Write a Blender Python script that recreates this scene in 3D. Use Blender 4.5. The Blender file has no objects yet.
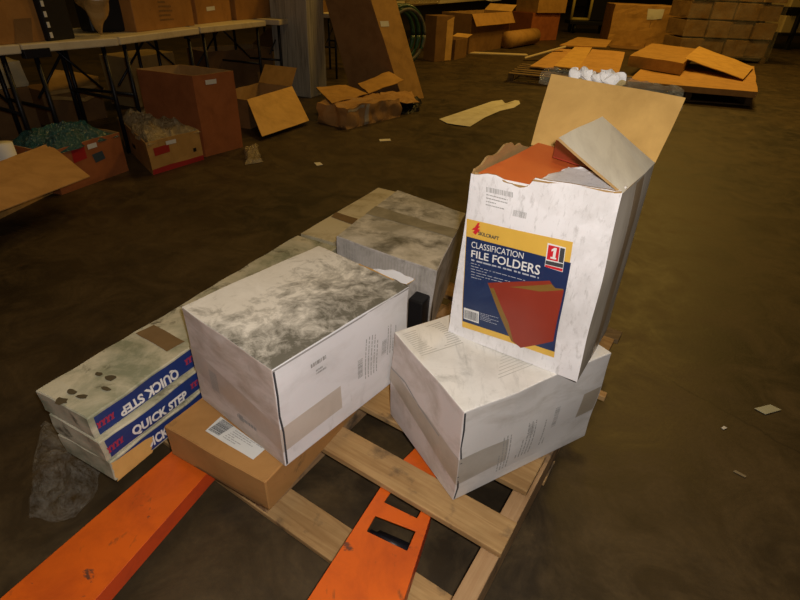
import bpy, bmesh, math, random
from mathutils import Vector, Matrix, noise
random.seed(7)
scene = bpy.context.scene
col = scene.collection
# ---------------------------------------------------------------- camera
F_PX = 504.77; PITCH = 0.56753; ROLL = 0.04172; CAM_H = 1.30
_fw = Vector((0, math.cos(PITCH), -math.sin(PITCH)))
_r0 = Vector((1, 0, 0)); _u0 = _r0.cross(_fw)
_R = math.cos(ROLL)*_r0 + math.sin(ROLL)*_u0
_U = -math.sin(ROLL)*_r0 + math.cos(ROLL)*_u0
cd = bpy.data.cameras.new('camera'); cam = bpy.data.objects.new('camera', cd); col.objects.link(cam)
cd.sensor_width = 36; cd.lens = F_PX/800*36; cd.clip_start = 0.02; cd.clip_end = 200
m3 = Matrix((_R, _U, -_fw)).transposed()
cam.matrix_world = Matrix.Translation((0, 0, CAM_H)) @ m3.to_4x4()
scene.camera = cam
# ---------------------------------------------------------------- world + lights
w = bpy.data.worlds.new('warehouse_gloom'); scene.world = w; w.use_nodes = True
w.node_tree.nodes['Background'].inputs[0].default_value = (1.0, 0.60, 0.16, 1)
w.node_tree.nodes['Background'].inputs[1].default_value = 0.016
def light(name, kind, loc, energy, color, size=0.1, rot=(0, 0, 0), sy=None):
    l = bpy.data.lights.new(name, kind); l.energy = energy; l.color = color
    if kind == 'AREA':
        l.size = size
        if sy: l.shape = 'RECTANGLE'; l.size_y = sy
    else: l.shadow_soft_size = size
    o = bpy.data.objects.new(name, l); o.location = loc; o.rotation_euler = rot; col.objects.link(o); return o
light('camera_flash', 'POINT', (0.045, -0.02, CAM_H+0.06), 62, (1.0, 0.93, 0.86), 0.02)
WARM = (1.0, 0.58, 0.11)
light('ceiling_lamp', 'AREA', (4.4, 8.0, 6.0), 150, WARM, 1.2, (0, 0, 0), 1.2)
light('ceiling_lamp', 'AREA', (5.5, 12.0, 6.5), 210, WARM, 1.2, (0, 0, 0), 1.2)
light('ceiling_lamp', 'AREA', (-0.5, 8.0, 6.5), 75, WARM, 1.2, (0, 0, 0), 1.2)
light('ceiling_lamp', 'AREA', (0.6, 0.5, 6.5), 40, (1.0, 0.72, 0.36), 1.2, (0, 0, 0), 1.2)
vs = scene.view_settings
vs.view_transform = 'Standard'; vs.look = 'None'; vs.gamma = 1; vs.use_curve_mapping = False; vs.exposure = 0.0

# ---------------------------------------------------------------- place helpers
def g(x, y, z=0.0):
    """point of the plane at height z seen along a direction of the surveyed photograph"""
    d = _fw + _R*((x-400)/F_PX) - _U*((y-300)/F_PX)
    t = (z-CAM_H)/d.z
    return Vector((0, 0, CAM_H)) + d*t
def ray(x, y): return _fw + _R*((x-400)/F_PX) - _U*((y-300)/F_PX)
def hgt(P, ypx):
    """height above ground point P whose picture row is ypx"""
    lo, hi = -1.0, 8.0
    def row(z):
        d = Vector((P[0], P[1], z-CAM_H)); return 300 - F_PX*d.dot(_U)/d.dot(_fw)
    for _ in range(50):
        m = (lo+hi)/2
        if Vector((P[0], P[1], m-CAM_H)).dot(_fw) < 0.05: hi = m; continue
        if row(m) > ypx: lo = m
        else: hi = m
    return (lo+hi)/2
V = Vector
UP = V((0, 0, 1))
# ---------------------------------------------------------------- object helpers
def tag(o, label=None, cat=None, group=None, kind=None):
    if label: o['label'] = label
    if cat: o['category'] = cat
    if group: o['group'] = group
    if kind: o['kind'] = kind
    return o
def empty(name, loc=(0, 0, 0)):
    o = bpy.data.objects.new(name, None); o.empty_display_size = 0.1; o.location = loc; col.objects.link(o); return o
def link(name, verts, faces, mats, parent=None, uvs=None, mi=None, smooth=False):
    me = bpy.data.meshes.new(name)
    loc = V((0, 0, 0))
    if parent: loc = V(parent.get('_base', (0, 0, 0)))
    me.from_pydata([tuple(V(v)) for v in verts], [], faces)
    if not isinstance(mats, (list, tuple)): mats = [mats]
    for m in mats: me.materials.append(m)
    if mi: me.polygons.foreach_set('material_index', mi)
    if uvs:
        ul = me.uv_layers.new(name='UVMap')
        k = 0
        for f in uvs:
            for uv in f: ul.data[k].uv = uv; k += 1
    if smooth: me.polygons.foreach_set('use_smooth', [True]*len(me.polygons))
    me.update()
    o = bpy.data.objects.new(name, me); col.objects.link(o)
    if parent:
        o.parent = parent
        o.matrix_parent_inverse = world_of(parent).inverted()
    return o
def world_of(o):
    m = Matrix.Translation(o.location)
    if o.parent: return world_of(o.parent) @ o.matrix_parent_inverse.inverted() @ m if False else world_of(o.parent) @ o.matrix_parent_inverse @ m
    return m
# ---------------------------------------------------------------- materials
def nt(name, rough=0.8, spec=0.3):
    m = bpy.data.materials.new(name); m.use_nodes = True
    t = m.node_tree; b = t.nodes['Principled BSDF']
    b.inputs['Roughness'].default_value = rough
    b.inputs['Specular IOR Level'].default_value = spec
    return m, t, b
def N(t, kind, **kw):
    n = t.nodes.new(kind)
    for k, v in kw.items(): setattr(n, k, v)
    return n
def ramp(t, fac, stops):
    r = N(t, 'ShaderNodeValToRGB'); e = r.color_ramp.elements
    while len(e) < len(stops): e.new(0.5)
    for el, (p, c) in zip(e, stops):
        el.position = p; el.color = (c, c, c, 1) if isinstance(c, (int, float)) else (*c, 1)
    t.links.new(fac, r.inputs[0]); return r.outputs[0]
def noise_tex(t, scale, detail=6, rough=0.6, stretch=(1, 1, 1), coord='Object', off=(0, 0, 0), dist=0.0):
    tc = N(t, 'ShaderNodeTexCoord'); mp = N(t, 'ShaderNodeMapping')
    mp.inputs['Scale'].default_value = stretch; mp.inputs['Location'].default_value = off
    t.links.new(tc.outputs[coord], mp.inputs[0])
    n = N(t, 'ShaderNodeTexNoise'); n.inputs['Scale'].default_value = scale; n.inputs['Detail'].default_value = detail
    n.inputs['Roughness'].default_value = rough; n.inputs['Distortion'].default_value = dist
    t.links.new(mp.outputs[0], n.inputs['Vector']); return n.outputs[0]
def mix(t, fac, a, b, mode='MIX'):
    x = N(t, 'ShaderNodeMix', data_type='RGBA', blend_type=mode)
    for i, v in ((0, fac), (6, a), (7, b)):
        if isinstance(v, (int, float)): x.inputs[i].default_value = v
        elif isinstance(v, tuple): x.inputs[i].default_value = (*v[:3], 1)
        else: t.links.new(v, x.inputs[i])
    return x.outputs[2]
def math_n(t, op, a, b=None):
    x = N(t, 'ShaderNodeMath', operation=op)
    for i, v in ((0, a), (1, b)):
        if v is None: continue
        if isinstance(v, (int, float)): x.inputs[i].default_value = v
        else: t.links.new(v, x.inputs[i])
    return x.outputs[0]
def bump(t, b, h, s=0.2, d=0.01):
    n = N(t, 'ShaderNodeBump'); n.inputs['Strength'].default_value = s; n.inputs['Distance'].default_value = d
    t.links.new(h, n.inputs['Height']); t.links.new(n.outputs[0], b.inputs['Normal'])
def grimy(name, base, layers, rough=0.8, spec=0.3, bmp=0.15, bs=40):
    """base colour with wear layers: (colour, scale, lo, hi, strength, stretch, offset, coord)"""
    m, t, b = nt(name, rough, spec)
    c = base
    for (lc, sc, lo, hi, st, stretch, off, coord) in layers:
        n = noise_tex(t, sc, 8, 0.65, stretch, coord, off, 0.4)
        f = ramp(t, n, [(lo, 0.0), (hi, st)])
        c = mix(t, f, c, lc)
    if isinstance(c, tuple): b.inputs['Base Color'].default_value = (*c, 1)
    else: t.links.new(c, b.inputs['Base Color'])
    if bmp: bump(t, b, noise_tex(t, bs, 4), bmp, 0.003)
    return m
def plain(name, c, rough=0.7, spec=0.3, metal=0.0):
    m, t, b = nt(name, rough, spec)
    f = noise_tex(t, 18, 4); cc = mix(t, f, tuple(x*0.88 for x in c), tuple(min(1, x*1.1) for x in c))
    t.links.new(cc, b.inputs['Base Color']); b.inputs['Metallic'].default_value = metal
    return m
O = (0, 0, 0)
GRIME = (0.10, 0.09, 0.062)
def white_card(name, amount, seed=0, streak=0.35, base=(0.74, 0.71, 0.70), tint=None):
    L = [((0.50, 0.46, 0.42), 5, 0.42, 0.7, 0.6, (1, 1, 1), (seed, 0, 0), 'Object'),
         ((0.22, 0.20, 0.17), 26, 0.55, 0.75, streak, (1, 0.25, 0.6), (seed, 3, 0), 'Object'),
         (GRIME, 9, 0.62-amount*0.22, 0.80-amount*0.12, 0.25+amount*0.6, (1, 1, 1), (seed, 1, 2), 'Object')]
    if tint: L.insert(0, tint)
    return grimy(name, base, L, 0.75, 0.3, 0.12, 60)
M = {}
# floor: sealed brown concrete with stains and a hairline crack
def make_floor_mat():
    m, t, b = nt('stained_concrete', 0.5, 0.4)
    n1 = noise_tex(t, 0.9, 6, 0.6, off=(3, 1, 0), dist=0.5); n2 = noise_tex(t, 4.5, 8, 0.7, off=(1, 7, 0), dist=0.8); n3 = noise_tex(t, 60, 4, 0.7)
    c = mix(t, ramp(t, n1, [(0.35, 0), (0.66, 1)]), (0.020, 0.0135, 0.007), (0.062, 0.040, 0.0175))
    c = mix(t, ramp(t, n2, [(0.42, 0), (0.66, 0.8)]), c, (0.098, 0.064, 0.027))
    c = mix(t, ramp(t, noise_tex(t, 2.3, 7, 0.65, off=(9, 2, 0), dist=1.0), [(0.52, 0), (0.72, 0.7)]), c, (0.018, 0.013, 0.009))
    c = mix(t, ramp(t, n3, [(0.35, 0.0), (0.75, 0.45)]), c, (0.035, 0.025, 0.014))
    # crack: distance to a line in the floor plane, wobbling
    P1, P2 = g(618, 352), g(800, 452)
    d = (P2-P1).normalized(); nrm = V((-d.y, d.x, 0)); off = nrm.dot(P1)
    tc = N(t, 'ShaderNodeTexCoord'); dp = N(t, 'ShaderNodeVectorMath', operation='DOT_PRODUCT')
    t.links.new(tc.outputs['Object'], dp.inputs[0]); dp.inputs[1].default_value = nrm
    v = math_n(t, 'SUBTRACT', dp.outputs['Value'], off)
    wob = math_n(t, 'MULTIPLY', math_n(t, 'SUBTRACT', noise_tex(t, 7, 5), 0.5), 0.09)
    v = math_n(t, 'ABSOLUTE', math_n(t, 'ADD', v, wob))
    c = mix(t, ramp(t, v, [(0.0, 0.75), (0.006, 0.0)]), c, (0.018, 0.012, 0.008))
    t.links.new(c, b.inputs['Base Color'])
    t.links.new(ramp(t, n2, [(0.3, 0.42), (0.7, 0.62)]), b.inputs['Roughness'])
    bump(t, b, n3, 0.12, 0.004)
    return m
M['floor'] = make_floor_mat()
def kraft(name, c=(0.46, 0.26, 0.075), dark=0.35, seed=0, rough=0.75):
    return grimy(name, c, [((c[0]*0.62, c[1]*0.58, c[2]*0.5), 6, 0.42, 0.72, 0.7, (1, 1, 1), (seed, 0, 0), 'Object'),
                           ((0.05, 0.05, 0.03), 14, 0.60, 0.78, dark, (1, 1, 1), (seed, 5, 0), 'Object')], rough, 0.3, 0.1, 50)
M['kraft'] = kraft('kraft_cardboard'); M['kraft_light'] = kraft('light_kraft_cardboard', (0.64, 0.39, 0.12), 0.1, 3)
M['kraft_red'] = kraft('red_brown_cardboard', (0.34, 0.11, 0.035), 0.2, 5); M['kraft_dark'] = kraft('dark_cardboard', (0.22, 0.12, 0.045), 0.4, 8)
M['kraft_b'] = kraft('scuffed_kraft', (0.40, 0.205, 0.065), 0.9, 13)
M['kraft_o'] = kraft('orange_kraft', (0.36, 0.175, 0.05), 0.45, 17, 0.6)
M['kraft_in'] = kraft('inner_kraft', (0.42, 0.26, 0.10), 0.12, 2)
M['white'] = plain('white_print', (0.75, 0.74, 0.72)); M['label'] = plain('white_label', (0.62, 0.62, 0.60))
M['ink'] = plain('dark_ink', (0.05, 0.05, 0.055)); M['ink_grey'] = plain('faded_ink', (0.33, 0.32, 0.31))
M['ink_pale'] = plain('pale_grey_print', (0.50, 0.48, 0.44)); M['ink_light'] = plain('pale_ink', (0.42, 0.44, 0.50)); M['black'] = plain('black_plastic', (0.012, 0.012, 0.014), 0.45)
M['blackmetal'] = plain('black_metal', (0.010, 0.010, 0.014), 0.4)
M['tape'] = grimy('buff_tape', (0.44, 0.38, 0.29), [((0.30, 0.25, 0.19), 12, 0.4, 0.7, 0.6, (1, 1, 1), O, 'Object')], 0.45, 0.5, 0.05)
M['tabletop'] = grimy('cream_tabletop', (0.62, 0.54, 0.38), [((0.3, 0.22, 0.12), 8, 0.5, 0.75, 0.5, (1, 1, 1), O, 'Object')], 0.5, 0.4, 0.02)
M['orange'] = grimy('orange_paint', (0.66, 0.115, 0.008), [((0.42, 0.062, 0.008), 7, 0.45, 0.70, 0.8, (1, 1, 1), O, 'Object'), ((0.08, 0.045, 0.02), 16, 0.61, 0.68, 0.8, (1, 0.4, 1), (4, 0, 0), 'Object'), ((0.05, 0.04, 0.03), 22, 0.63, 0.67, 0.85, (0.5, 1.0, 1), (2, 0, 0), 'Object')], 0.42, 0.5, 0.06, 30)
M['orange_side'] = grimy('red_orange_paint', (0.62, 0.07, 0.012), [((0.3, 0.04, 0.02), 9, 0.5, 0.75, 0.7, (1, 1, 1), O, 'Object')], 0.45, 0.5, 0.05)
def wood_mat(name, a, bcol, rot):
    m, t, b = nt(name, 0.75, 0.25)
    tc = N(t, 'ShaderNodeTexCoord'); mp = N(t, 'ShaderNodeMapping'); mp.inputs['Rotation'].default_value = (0, 0, rot); mp.inputs['Scale'].default_value = (1, 1, 1)
    mp2 = N(t, 'ShaderNodeMapping'); mp2.inputs['Scale'].default_value = (1.6, 26, 26)
    t.links.new(tc.outputs['Object'], mp.inputs[0]); t.links.new(mp.outputs[0], mp2.inputs[0])
    n = N(t, 'ShaderNodeTexNoise'); n.inputs['Scale'].default_value = 2.2; n.inputs['Detail'].default_value = 7; n.inputs['Distortion'].default_value = 1.0
    t.links.new(mp2.outputs[0], n.inputs['Vector'])
    c = mix(t, ramp(t, n.outputs[0], [(0.32, 0), (0.68, 1)]), a, bcol)
    c = mix(t, ramp(t, noise_tex(t, 9, 6, 0.6, off=(2, 2, 0)), [(0.56, 0), (0.68, 0.8)]), c, (0.06, 0.05, 0.04))
    c = mix(t, ramp(t, noise_tex(t, 3, 6, 0.6, off=(6, 2, 0)), [(0.40, 0), (0.72, 0.6)]), c, (a[0]*0.45, a[1]*0.43, a[2]*0.4))
    t.links.new(c, b.inputs['Base Color']); bump(t, b, n.outputs[0], 0.25, 0.003); return m
PYAW = -0.56231
M['wood'] = wood_mat('pallet_pine', (0.33, 0.19, 0.075), (0.50, 0.32, 0.14), -PYAW)
M['wood_side'] = wood_mat('stringer_pine', (0.36, 0.21, 0.10), (0.48, 0.31, 0.16), -PYAW-math.pi/2)
M['wood_far'] = wood_mat('old_pallet_wood', (0.15, 0.10, 0.05), (0.25, 0.17, 0.085), 0)
def plastic_mat(name, tint=(1, 1, 1), trans=0.75, rough=0.18, bs=45, gloss=1.0):
    m = bpy.data.materials.new(name); m.use_nodes = True; t = m.node_tree; t.nodes.clear()
    out = N(t, 'ShaderNodeOutputMaterial'); tr = N(t, 'ShaderNodeBsdfTransparent'); gl = N(t, 'ShaderNodeBsdfPrincipled')
    tr.inputs[0].default_value = (*tint, 1); gl.inputs['Base Color'].default_value = (*[x*0.8 for x in tint], 1)
    gl.inputs['Roughness'].default_value = rough; gl.inputs['Specular IOR Level'].default_value = gloss
    mx = N(t, 'ShaderNodeMixShader'); fr = noise_tex(t, bs*0.5, 5, 0.7)
    f = ramp(t, fr, [(0.3, max(0, 1-trans-0.15)), (0.75, min(1, 1-trans+0.18))])
    t.links.new(f, mx.inputs[0]); t.links.new(tr.outputs[0], mx.inputs[1]); t.links.new(gl.outputs[0], mx.inputs[2]); t.links.new(mx.outputs[0], out.inputs[0])
    bn = N(t, 'ShaderNodeBump'); bn.inputs['Strength'].default_value = 0.9; bn.inputs['Distance'].default_value = 0.02
    t.links.new(noise_tex(t, bs, 6, 0.6, dist=1.5), bn.inputs['Height']); t.links.new(bn.outputs[0], gl.inputs['Normal'])
    return m
M['plastic'] = plastic_mat('clear_plastic_film', (0.92, 0.90, 0.84), 0.82)
M['plastic_blue'] = plastic_mat('teal_plastic_bag', (0.025, 0.13, 0.15), 0.12, 0.10)
M['plastic_bag'] = plastic_mat('cloudy_plastic_bag', (0.62, 0.50, 0.30), 0.35)
M['tissue'] = grimy('white_tissue', (0.80, 0.78, 0.76), [((0.5, 0.47, 0.42), 12, 0.5, 0.8, 0.6, (1, 1, 1), O, 'Object')], 0.9, 0.2, 0.6, 50)

# ---------------------------------------------------------------- cardboard bodies
def wobble(P, amp, fr=9.0, seed=0.0):
    q = noise.noise_vector(P*fr + V((seed, seed*0.7, 0)))
    return P + q*amp
class Hexa:
    """a carton from its eight corners; faces are bilinear grids with dents"""
    def __init__(s, BF, BR, BL, H=None, BB=None, TF=None, TR=None, TL=None, TB=None, amp=0.003, seed=0.0, fr=7.0):
        s.BF, s.BR, s.BL = V(BF), V(BR), V(BL); s.BB = V(BB) if BB is not None else s.BR+s.BL-s.BF
        s.TF = V(TF) if TF is not None else s.BF+UP*H; s.TR = V(TR) if TR is not None else s.BR+UP*H
        s.TL = V(TL) if TL is not None else s.BL+UP*H; s.TB = V(TB) if TB is not None else s.TR+s.TL-s.TF
        s.amp, s.seed, s.fr = amp, seed, fr
        s.rim = None; s.bulge = {}
        s.faces = dict(top=(s.TF, s.TR, s.TB, s.TL), right=(s.BF, s.BR, s.TR, s.TF), left=(s.BL, s.BF, s.TF, s.TL),
                       back=(s.BR, s.BB, s.TB, s.TR), backleft=(s.BB, s.BL, s.TL, s.TB), bottom=(s.BL, s.BB, s.BR, s.BF))
    def flat(s, f, u, v):
        a, b, c, d = s.faces[f]; return a*(1-u)*(1-v)+b*u*(1-v)+c*u*v+d*(1-u)*v
    def nrm(s, f):
        a, b, c, d = s.faces[f]; return (b-a).cross(d-a).normalized()
    def pt(s, f, u, v, off=0.0):
        P = s.flat(f, u, v)
        zmin = min(s.BF.z, s.BR.z, s.BL.z)
        k = min(1.0, max(0.0, (P.z-zmin)/0.03))
        Q = wobble(P, s.amp, s.fr, s.seed); Q = P + (Q-P)*k
        n = s.nrm(f)
        b = s.bulge.get(f, 0)
        if b: Q += n*b*(16*u*(1-u)*v*(1-v))
        return Q + n*off
    def uv_of(s, f, px, py):
        a, b, c, d = s.faces[f]; n = s.nrm(f); r = ray(px, py); o = V((0, 0, CAM_H))
        P = o + r*((a-o).dot(n)/r.dot(n)); u = v = 0.5
        for _ in range(12):
            Q = s.flat(f, u, v)
            # re-intersect with local plane for slightly twisted faces
            du = (b-a)*(1-v)+(c-d)*v; dv = (d-a)*(1-u)+(c-b)*u
            n2 = du.cross(dv); P = o + r*((Q-o).dot(n2)/r.dot(n2)); e = P-Q
            A, B, C = du.dot(du), du.dot(dv), dv.dot(dv); x, y = e.dot(du), e.dot(dv); D = A*C-B*B
            u += (x*C-y*B)/D; v += (A*y-B*x)/D
        return (u, v)
    def body(s, name, mats, parent=None, seg=12, skip=(), solid=0.0, rim=None, order=('top', 'left', 'right', 'back', 'backleft', 'bottom')):
        """mats: dict face -> material or one material"""
        verts, faces, uvs, mi, idx = [], [], [], [], {}
        ml = []
        for f in order:
            if f in skip: continue
            m = mats.get(f, mats.get('all')) if isinstance(mats, dict) else mats
            if m not in ml: ml.append(m)
            k = ml.index(m)
            def vid(i, j):
                P = s.flat(f, i/seg, j/seg); key = tuple(round(c, 5) for c in P)
                if key not in idx:
                    Q = s.pt(f, i/seg, j/seg)
                    if rim and j == seg and f != 'bottom': Q = Q + UP*rim(f, i/seg, Q)
                    idx[key] = len(verts); verts.append(Q)
                return idx[key]
            for i in range(seg):
                for j in range(seg):
                    q = [vid(i, j), vid(i+1, j), vid(i+1, j+1), vid(i, j+1)]
                    if len(set(q)) < 4: continue
                    faces.append(q); mi.append(k)
                    uvs.append([(i/seg, j/seg), ((i+1)/seg, j/seg), ((i+1)/seg, (j+1)/seg), (i/seg, (j+1)/seg)])
        if solid: ml.append(M['kraft_in'])
        o = link(name, verts, faces, ml, parent, uvs, mi)
        if solid:
            md = o.modifiers.new('card', 'SOLIDIFY'); md.thickness = solid; md.offset = -1; md.material_offset = len(ml)-1; md.material_offset_rim = len(ml)-1
        return o
    def patch(s, name, f, quad, mat, parent, off=0.0012, seg=8, px=True, jag=0.0):
        """thin printed/taped patch lying on a face; quad = bl, br, tr, tl"""
        q = [s.uv_of(f, *p) if px else p for p in quad]
        vs, fs = [], []
        for j in range(seg+1):
            for i in range(seg+1):
                a, b = i/seg, j/seg
                u = q[0][0]*(1-a)*(1-b)+q[1][0]*a*(1-b)+q[2][0]*a*b+q[3][0]*(1-a)*b
                v = q[0][1]*(1-a)*(1-b)+q[1][1]*a*(1-b)+q[2][1]*a*b+q[3][1]*(1-a)*b
                if jag and (i in (0, seg) or j in (0, seg)):
                    u += random.uniform(-jag, jag); v += random.uniform(-jag, jag)
                vs.append(s.pt(f, min(1, max(0, u)), min(1, max(0, v)), off))
        for j in range(seg):
            for i in range(seg):
                a = j*(seg+1)+i; fs.append((a, a+1, a+seg+2, a+seg+1))
        return link(name, vs, fs, mat, parent)
    def poly(s, name, f, pts, mat, parent, off=0.0016, px=True):
        from mathutils.geometry import tessellate_polygon
        q = [s.uv_of(f, *p) if px else p for p in pts]
        vs, fs = [], []
        def sub(a, b, c, n):
            if n == 0:
                k = len(vs); vs.extend(s.pt(f, x[0], x[1], off) for x in (a, b, c)); fs.append((k, k+1, k+2)); return
            m = lambda x, y: ((x[0]+y[0])/2, (x[1]+y[1])/2)
            ab, bc, ca = m(a, b), m(b, c), m(c, a)
            for t3 in ((a, ab, ca), (ab, b, bc), (ca, bc, c), (ab, bc, ca)): sub(*t3, n-1)
        for t3 in tessellate_polygon([[V((x, y, 0)) for x, y in q]]): sub(q[t3[0]], q[t3[1]], q[t3[2]], 3)
        o = link(name, vs, fs, mat, parent)
        bm = bmesh.new(); bm.from_mesh(o.data); bmesh.ops.remove_doubles(bm, verts=bm.verts, dist=1e-5)
        bmesh.ops.recalc_face_normals(bm, faces=bm.faces); bm.to_mesh(o.data); bm.free()
        return o
    def text(s, name, f, string, quad, mat, parent, off=0.002, px=True, bold=0.0):
        q = [s.uv_of(f, *p) if px else p for p in quad]
        tv, tf = text_mesh(string, bold)
        vs = []
        for (a, b) in tv:
            u = q[0][0]*(1-a)*(1-b)+q[1][0]*a*(1-b)+q[2][0]*a*b+q[3][0]*(1-a)*b
            v = q[0][1]*(1-a)*(1-b)+q[1][1]*a*(1-b)+q[2][1]*a*b+q[3][1]*(1-a)*b
            vs.append(s.pt(f, u, v, off))
        return link(name, vs, tf, mat, parent)
    def marks(s, name, f, quads, mat, parent, off=0.0018, px=False):
        """many small printed bars in one printed part"""
        vs, fs = [], []
        for qd in quads:
            k = len(vs)
            for p in qd:
                u, v = s.uv_of(f, *p) if px else p
                vs.append(s.pt(f, u, v, off))
            fs.append((k, k+1, k+2, k+3))
        return link(name, vs, fs, mat, parent)
def text_mesh(string, bold=0.0):
    c = bpy.data.curves.new('lettering', 'FONT'); c.body = string; c.size = 1; c.offset = bold; c.resolution_u = 3
    o = bpy.data.objects.new('lettering', c); col.objects.link(o)
    dg = bpy.context.evaluated_depsgraph_get(); dg.update()
    me = bpy.data.meshes.new_from_object(o.evaluated_get(dg))
    vs = [v.co.copy() for v in me.vertices]; fs = [tuple(p.vertices) for p in me.polygons]
    x0, x1 = min(v.x for v in vs), max(v.x for v in vs); y0, y1 = min(v.y for v in vs), max(v.y for v in vs)
    bpy.data.objects.remove(o); bpy.data.curves.remove(c); bpy.data.meshes.remove(me)
    return [((v.x-x0)/(x1-x0), (v.y-y0)/(y1-y0)) for v in vs], fs
def marks_each(hx, name, f, groups, mat, parent, off=0.0018):
    for q in groups: hx.marks(name, f, q, mat, parent, off)
def bars(u0, u1, v0, v1, n, seed=1, along='u'):
    """barcode bars inside a uv rectangle"""
    r = random.Random(seed); out = []; x = 0.0
    while x < 1:
        w_ = r.uniform(0.012, 0.04); e = min(1, x+w_)
        if along == 'u':
            a, b = u0+(u1-u0)*x, u0+(u1-u0)*e; out.append(((a, v0), (b, v0), (b, v1), (a, v1)))
        else:
            a, b = v0+(v1-v0)*x, v0+(v1-v0)*e; out.append(((u0, a), (u1, a), (u1, b), (u0, b)))
        x = e + r.uniform(0.012, 0.035)
    return out
def lines(u0, u1, v0, v1, n, seed=1, th=0.35, along='u'):
    """rows of print too small to read, as short dashes"""
    r = random.Random(seed); out = []
    for k in range(n):
        a = 0.0
        while a < 1:
            L = r.uniform(0.03, 0.12); e = min(1, a+L)
            if along == 'u':
                y0 = v1-(v1-v0)*(k+th)/n; y1 = v1-(v1-v0)*k/n; x0, x1 = u0+(u1-u0)*a, u0+(u1-u0)*e
            else:
                x0 = u0+(u1-u0)*k/n; x1 = u0+(u1-u0)*(k+th)/n; y0, y1 = v0+(v1-v0)*a, v0+(v1-v0)*e
            out.append(((x0, y0), (x1, y0), (x1, y1), (x0, y1)))
            a = e+r.uniform(0.01, 0.035)
            if r.random() < 0.06: break
    return out
def slab(name, pts, th, mat, parent=None, seg=6, amp=0.0, seed=0, edge=None, down=True, jag=0.0):
    """bilinear sheet bl, br, tr, tl with real thickness"""
    a, b, c, d = [V(p) for p in pts]; vs, fs = [], []
    for j in range(seg+1):
        for i in range(seg+1):
            u, v = i/seg, j/seg
            P = a*(1-u)*(1-v)+b*u*(1-v)+c*u*v+d*(1-u)*v
            if amp: P = wobble(P, amp, 6, seed)
            if jag and (i in (0, seg) or j == seg): P = wobble(P, jag, 40, seed)
            vs.append(P)
    for j in range(seg):
        for i in range(seg):
            k = j*(seg+1)+i; fs.append((k, k+1, k+seg+2, k+seg+1))
    o = link(name, vs, fs, [mat, edge or mat], parent)
    md = o.modifiers.new('thick', 'SOLIDIFY'); md.thickness = th; md.offset = -1 if down else 1
    md.material_offset = 1; md.material_offset_rim = 1
    return o
def boxm(name, c0, ex, ey, ez, mat, parent=None, bev=0.003):
    """box from a corner and three edge vectors"""
    c0, ex, ey, ez = V(c0), V(ex), V(ey), V(ez)
    p = [c0, c0+ex, c0+ex+ey, c0+ey]; p += [q+ez for q in p]
    fs = [(0, 3, 2, 1), (4, 5, 6, 7), (0, 1, 5, 4), (1, 2, 6, 5), (2, 3, 7, 6), (3, 0, 4, 7)]
    if ex.cross(ey).dot(ez) < 0: fs = [tuple(reversed(f)) for f in fs]
    o = link(name, p, fs, mat, parent)
    if bev:
        md = o.modifiers.new('bevel', 'BEVEL'); md.width = bev; md.segments = 2
    return o
def tube(name, pts, r, mat, parent=None, n=8):
    vs, fs = [], []; pts = [V(p) for p in pts]
    for i, P in enumerate(pts):
        t = (pts[min(i+1, len(pts)-1)]-pts[max(i-1, 0)]).normalized()
        a = t.cross(UP if abs(t.z) < 0.9 else V((1, 0, 0))).normalized(); b = t.cross(a)
        for k in range(n):
            an = 2*math.pi*k/n; vs.append(P+(a*math.cos(an)+b*math.sin(an))*r)
    for i in range(len(pts)-1):
        for k in range(n):
            fs.append((i*n+k, i*n+(k+1) % n, (i+1)*n+(k+1) % n, (i+1)*n+k))
    fs.append(tuple(range(n-1, -1, -1))); fs.append(tuple((len(pts)-1)*n+k for k in range(n)))
    return link(name, vs, fs, mat, parent, smooth=True)
def crumple(name, pts, mat, h=0.06, seed=0, seg=28, parent=None, fr=12, base=0.004):
    """crumpled film or bag heaped over a quad: bl, br, tr, tl"""
    a, b, c, d = [V(p) for p in pts]; vs, fs = [], []
    for j in range(seg+1):
        for i in range(seg+1):
            u, v = i/seg, j/seg
            P = a*(1-u)*(1-v)+b*u*(1-v)+c*u*v+d*(1-u)*v
            e = min(1, 4*min(u, 1-u, v, 1-v)*1.3)
            n1 = noise.noise(P*fr+V((seed, 0, 0))); n2 = abs(noise.noise(P*fr*2.3+V((0, seed, 0))))
            q = noise.noise_vector(P*fr*0.8+V((0, 0, seed)))
            P = P+V((q.x, q.y, 0))*h*0.5*(1.0) + UP*(base+h*(0.55+0.6*n1+0.5*n2)*math.sqrt(e))
            vs.append(P)
    for j in range(seg):
        for i in range(seg):
            k = j*(seg+1)+i; fs.append((k, k+1, k+seg+2, k+seg+1))
    return link(name, vs, fs, mat, parent, smooth=False)

# ---------------------------------------------------------------- structure
fl = link('floor', [(-30, -6, 0), (45, -6, 0), (45, 60, 0), (-30, 60, 0)], [(0, 1, 2, 3)], M['floor'])
tag(fl, kind='structure')
mw = plain('dim_block_wall', (0.10, 0.08, 0.05), 0.9)
for nm, pts in (('wall_back', [(-12, 44, 0), (45, 44, 0), (45, 44, 7.5), (-12, 44, 7.5)]),):
    tag(slab(nm, pts, 0.2, mw), kind='structure')

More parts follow.
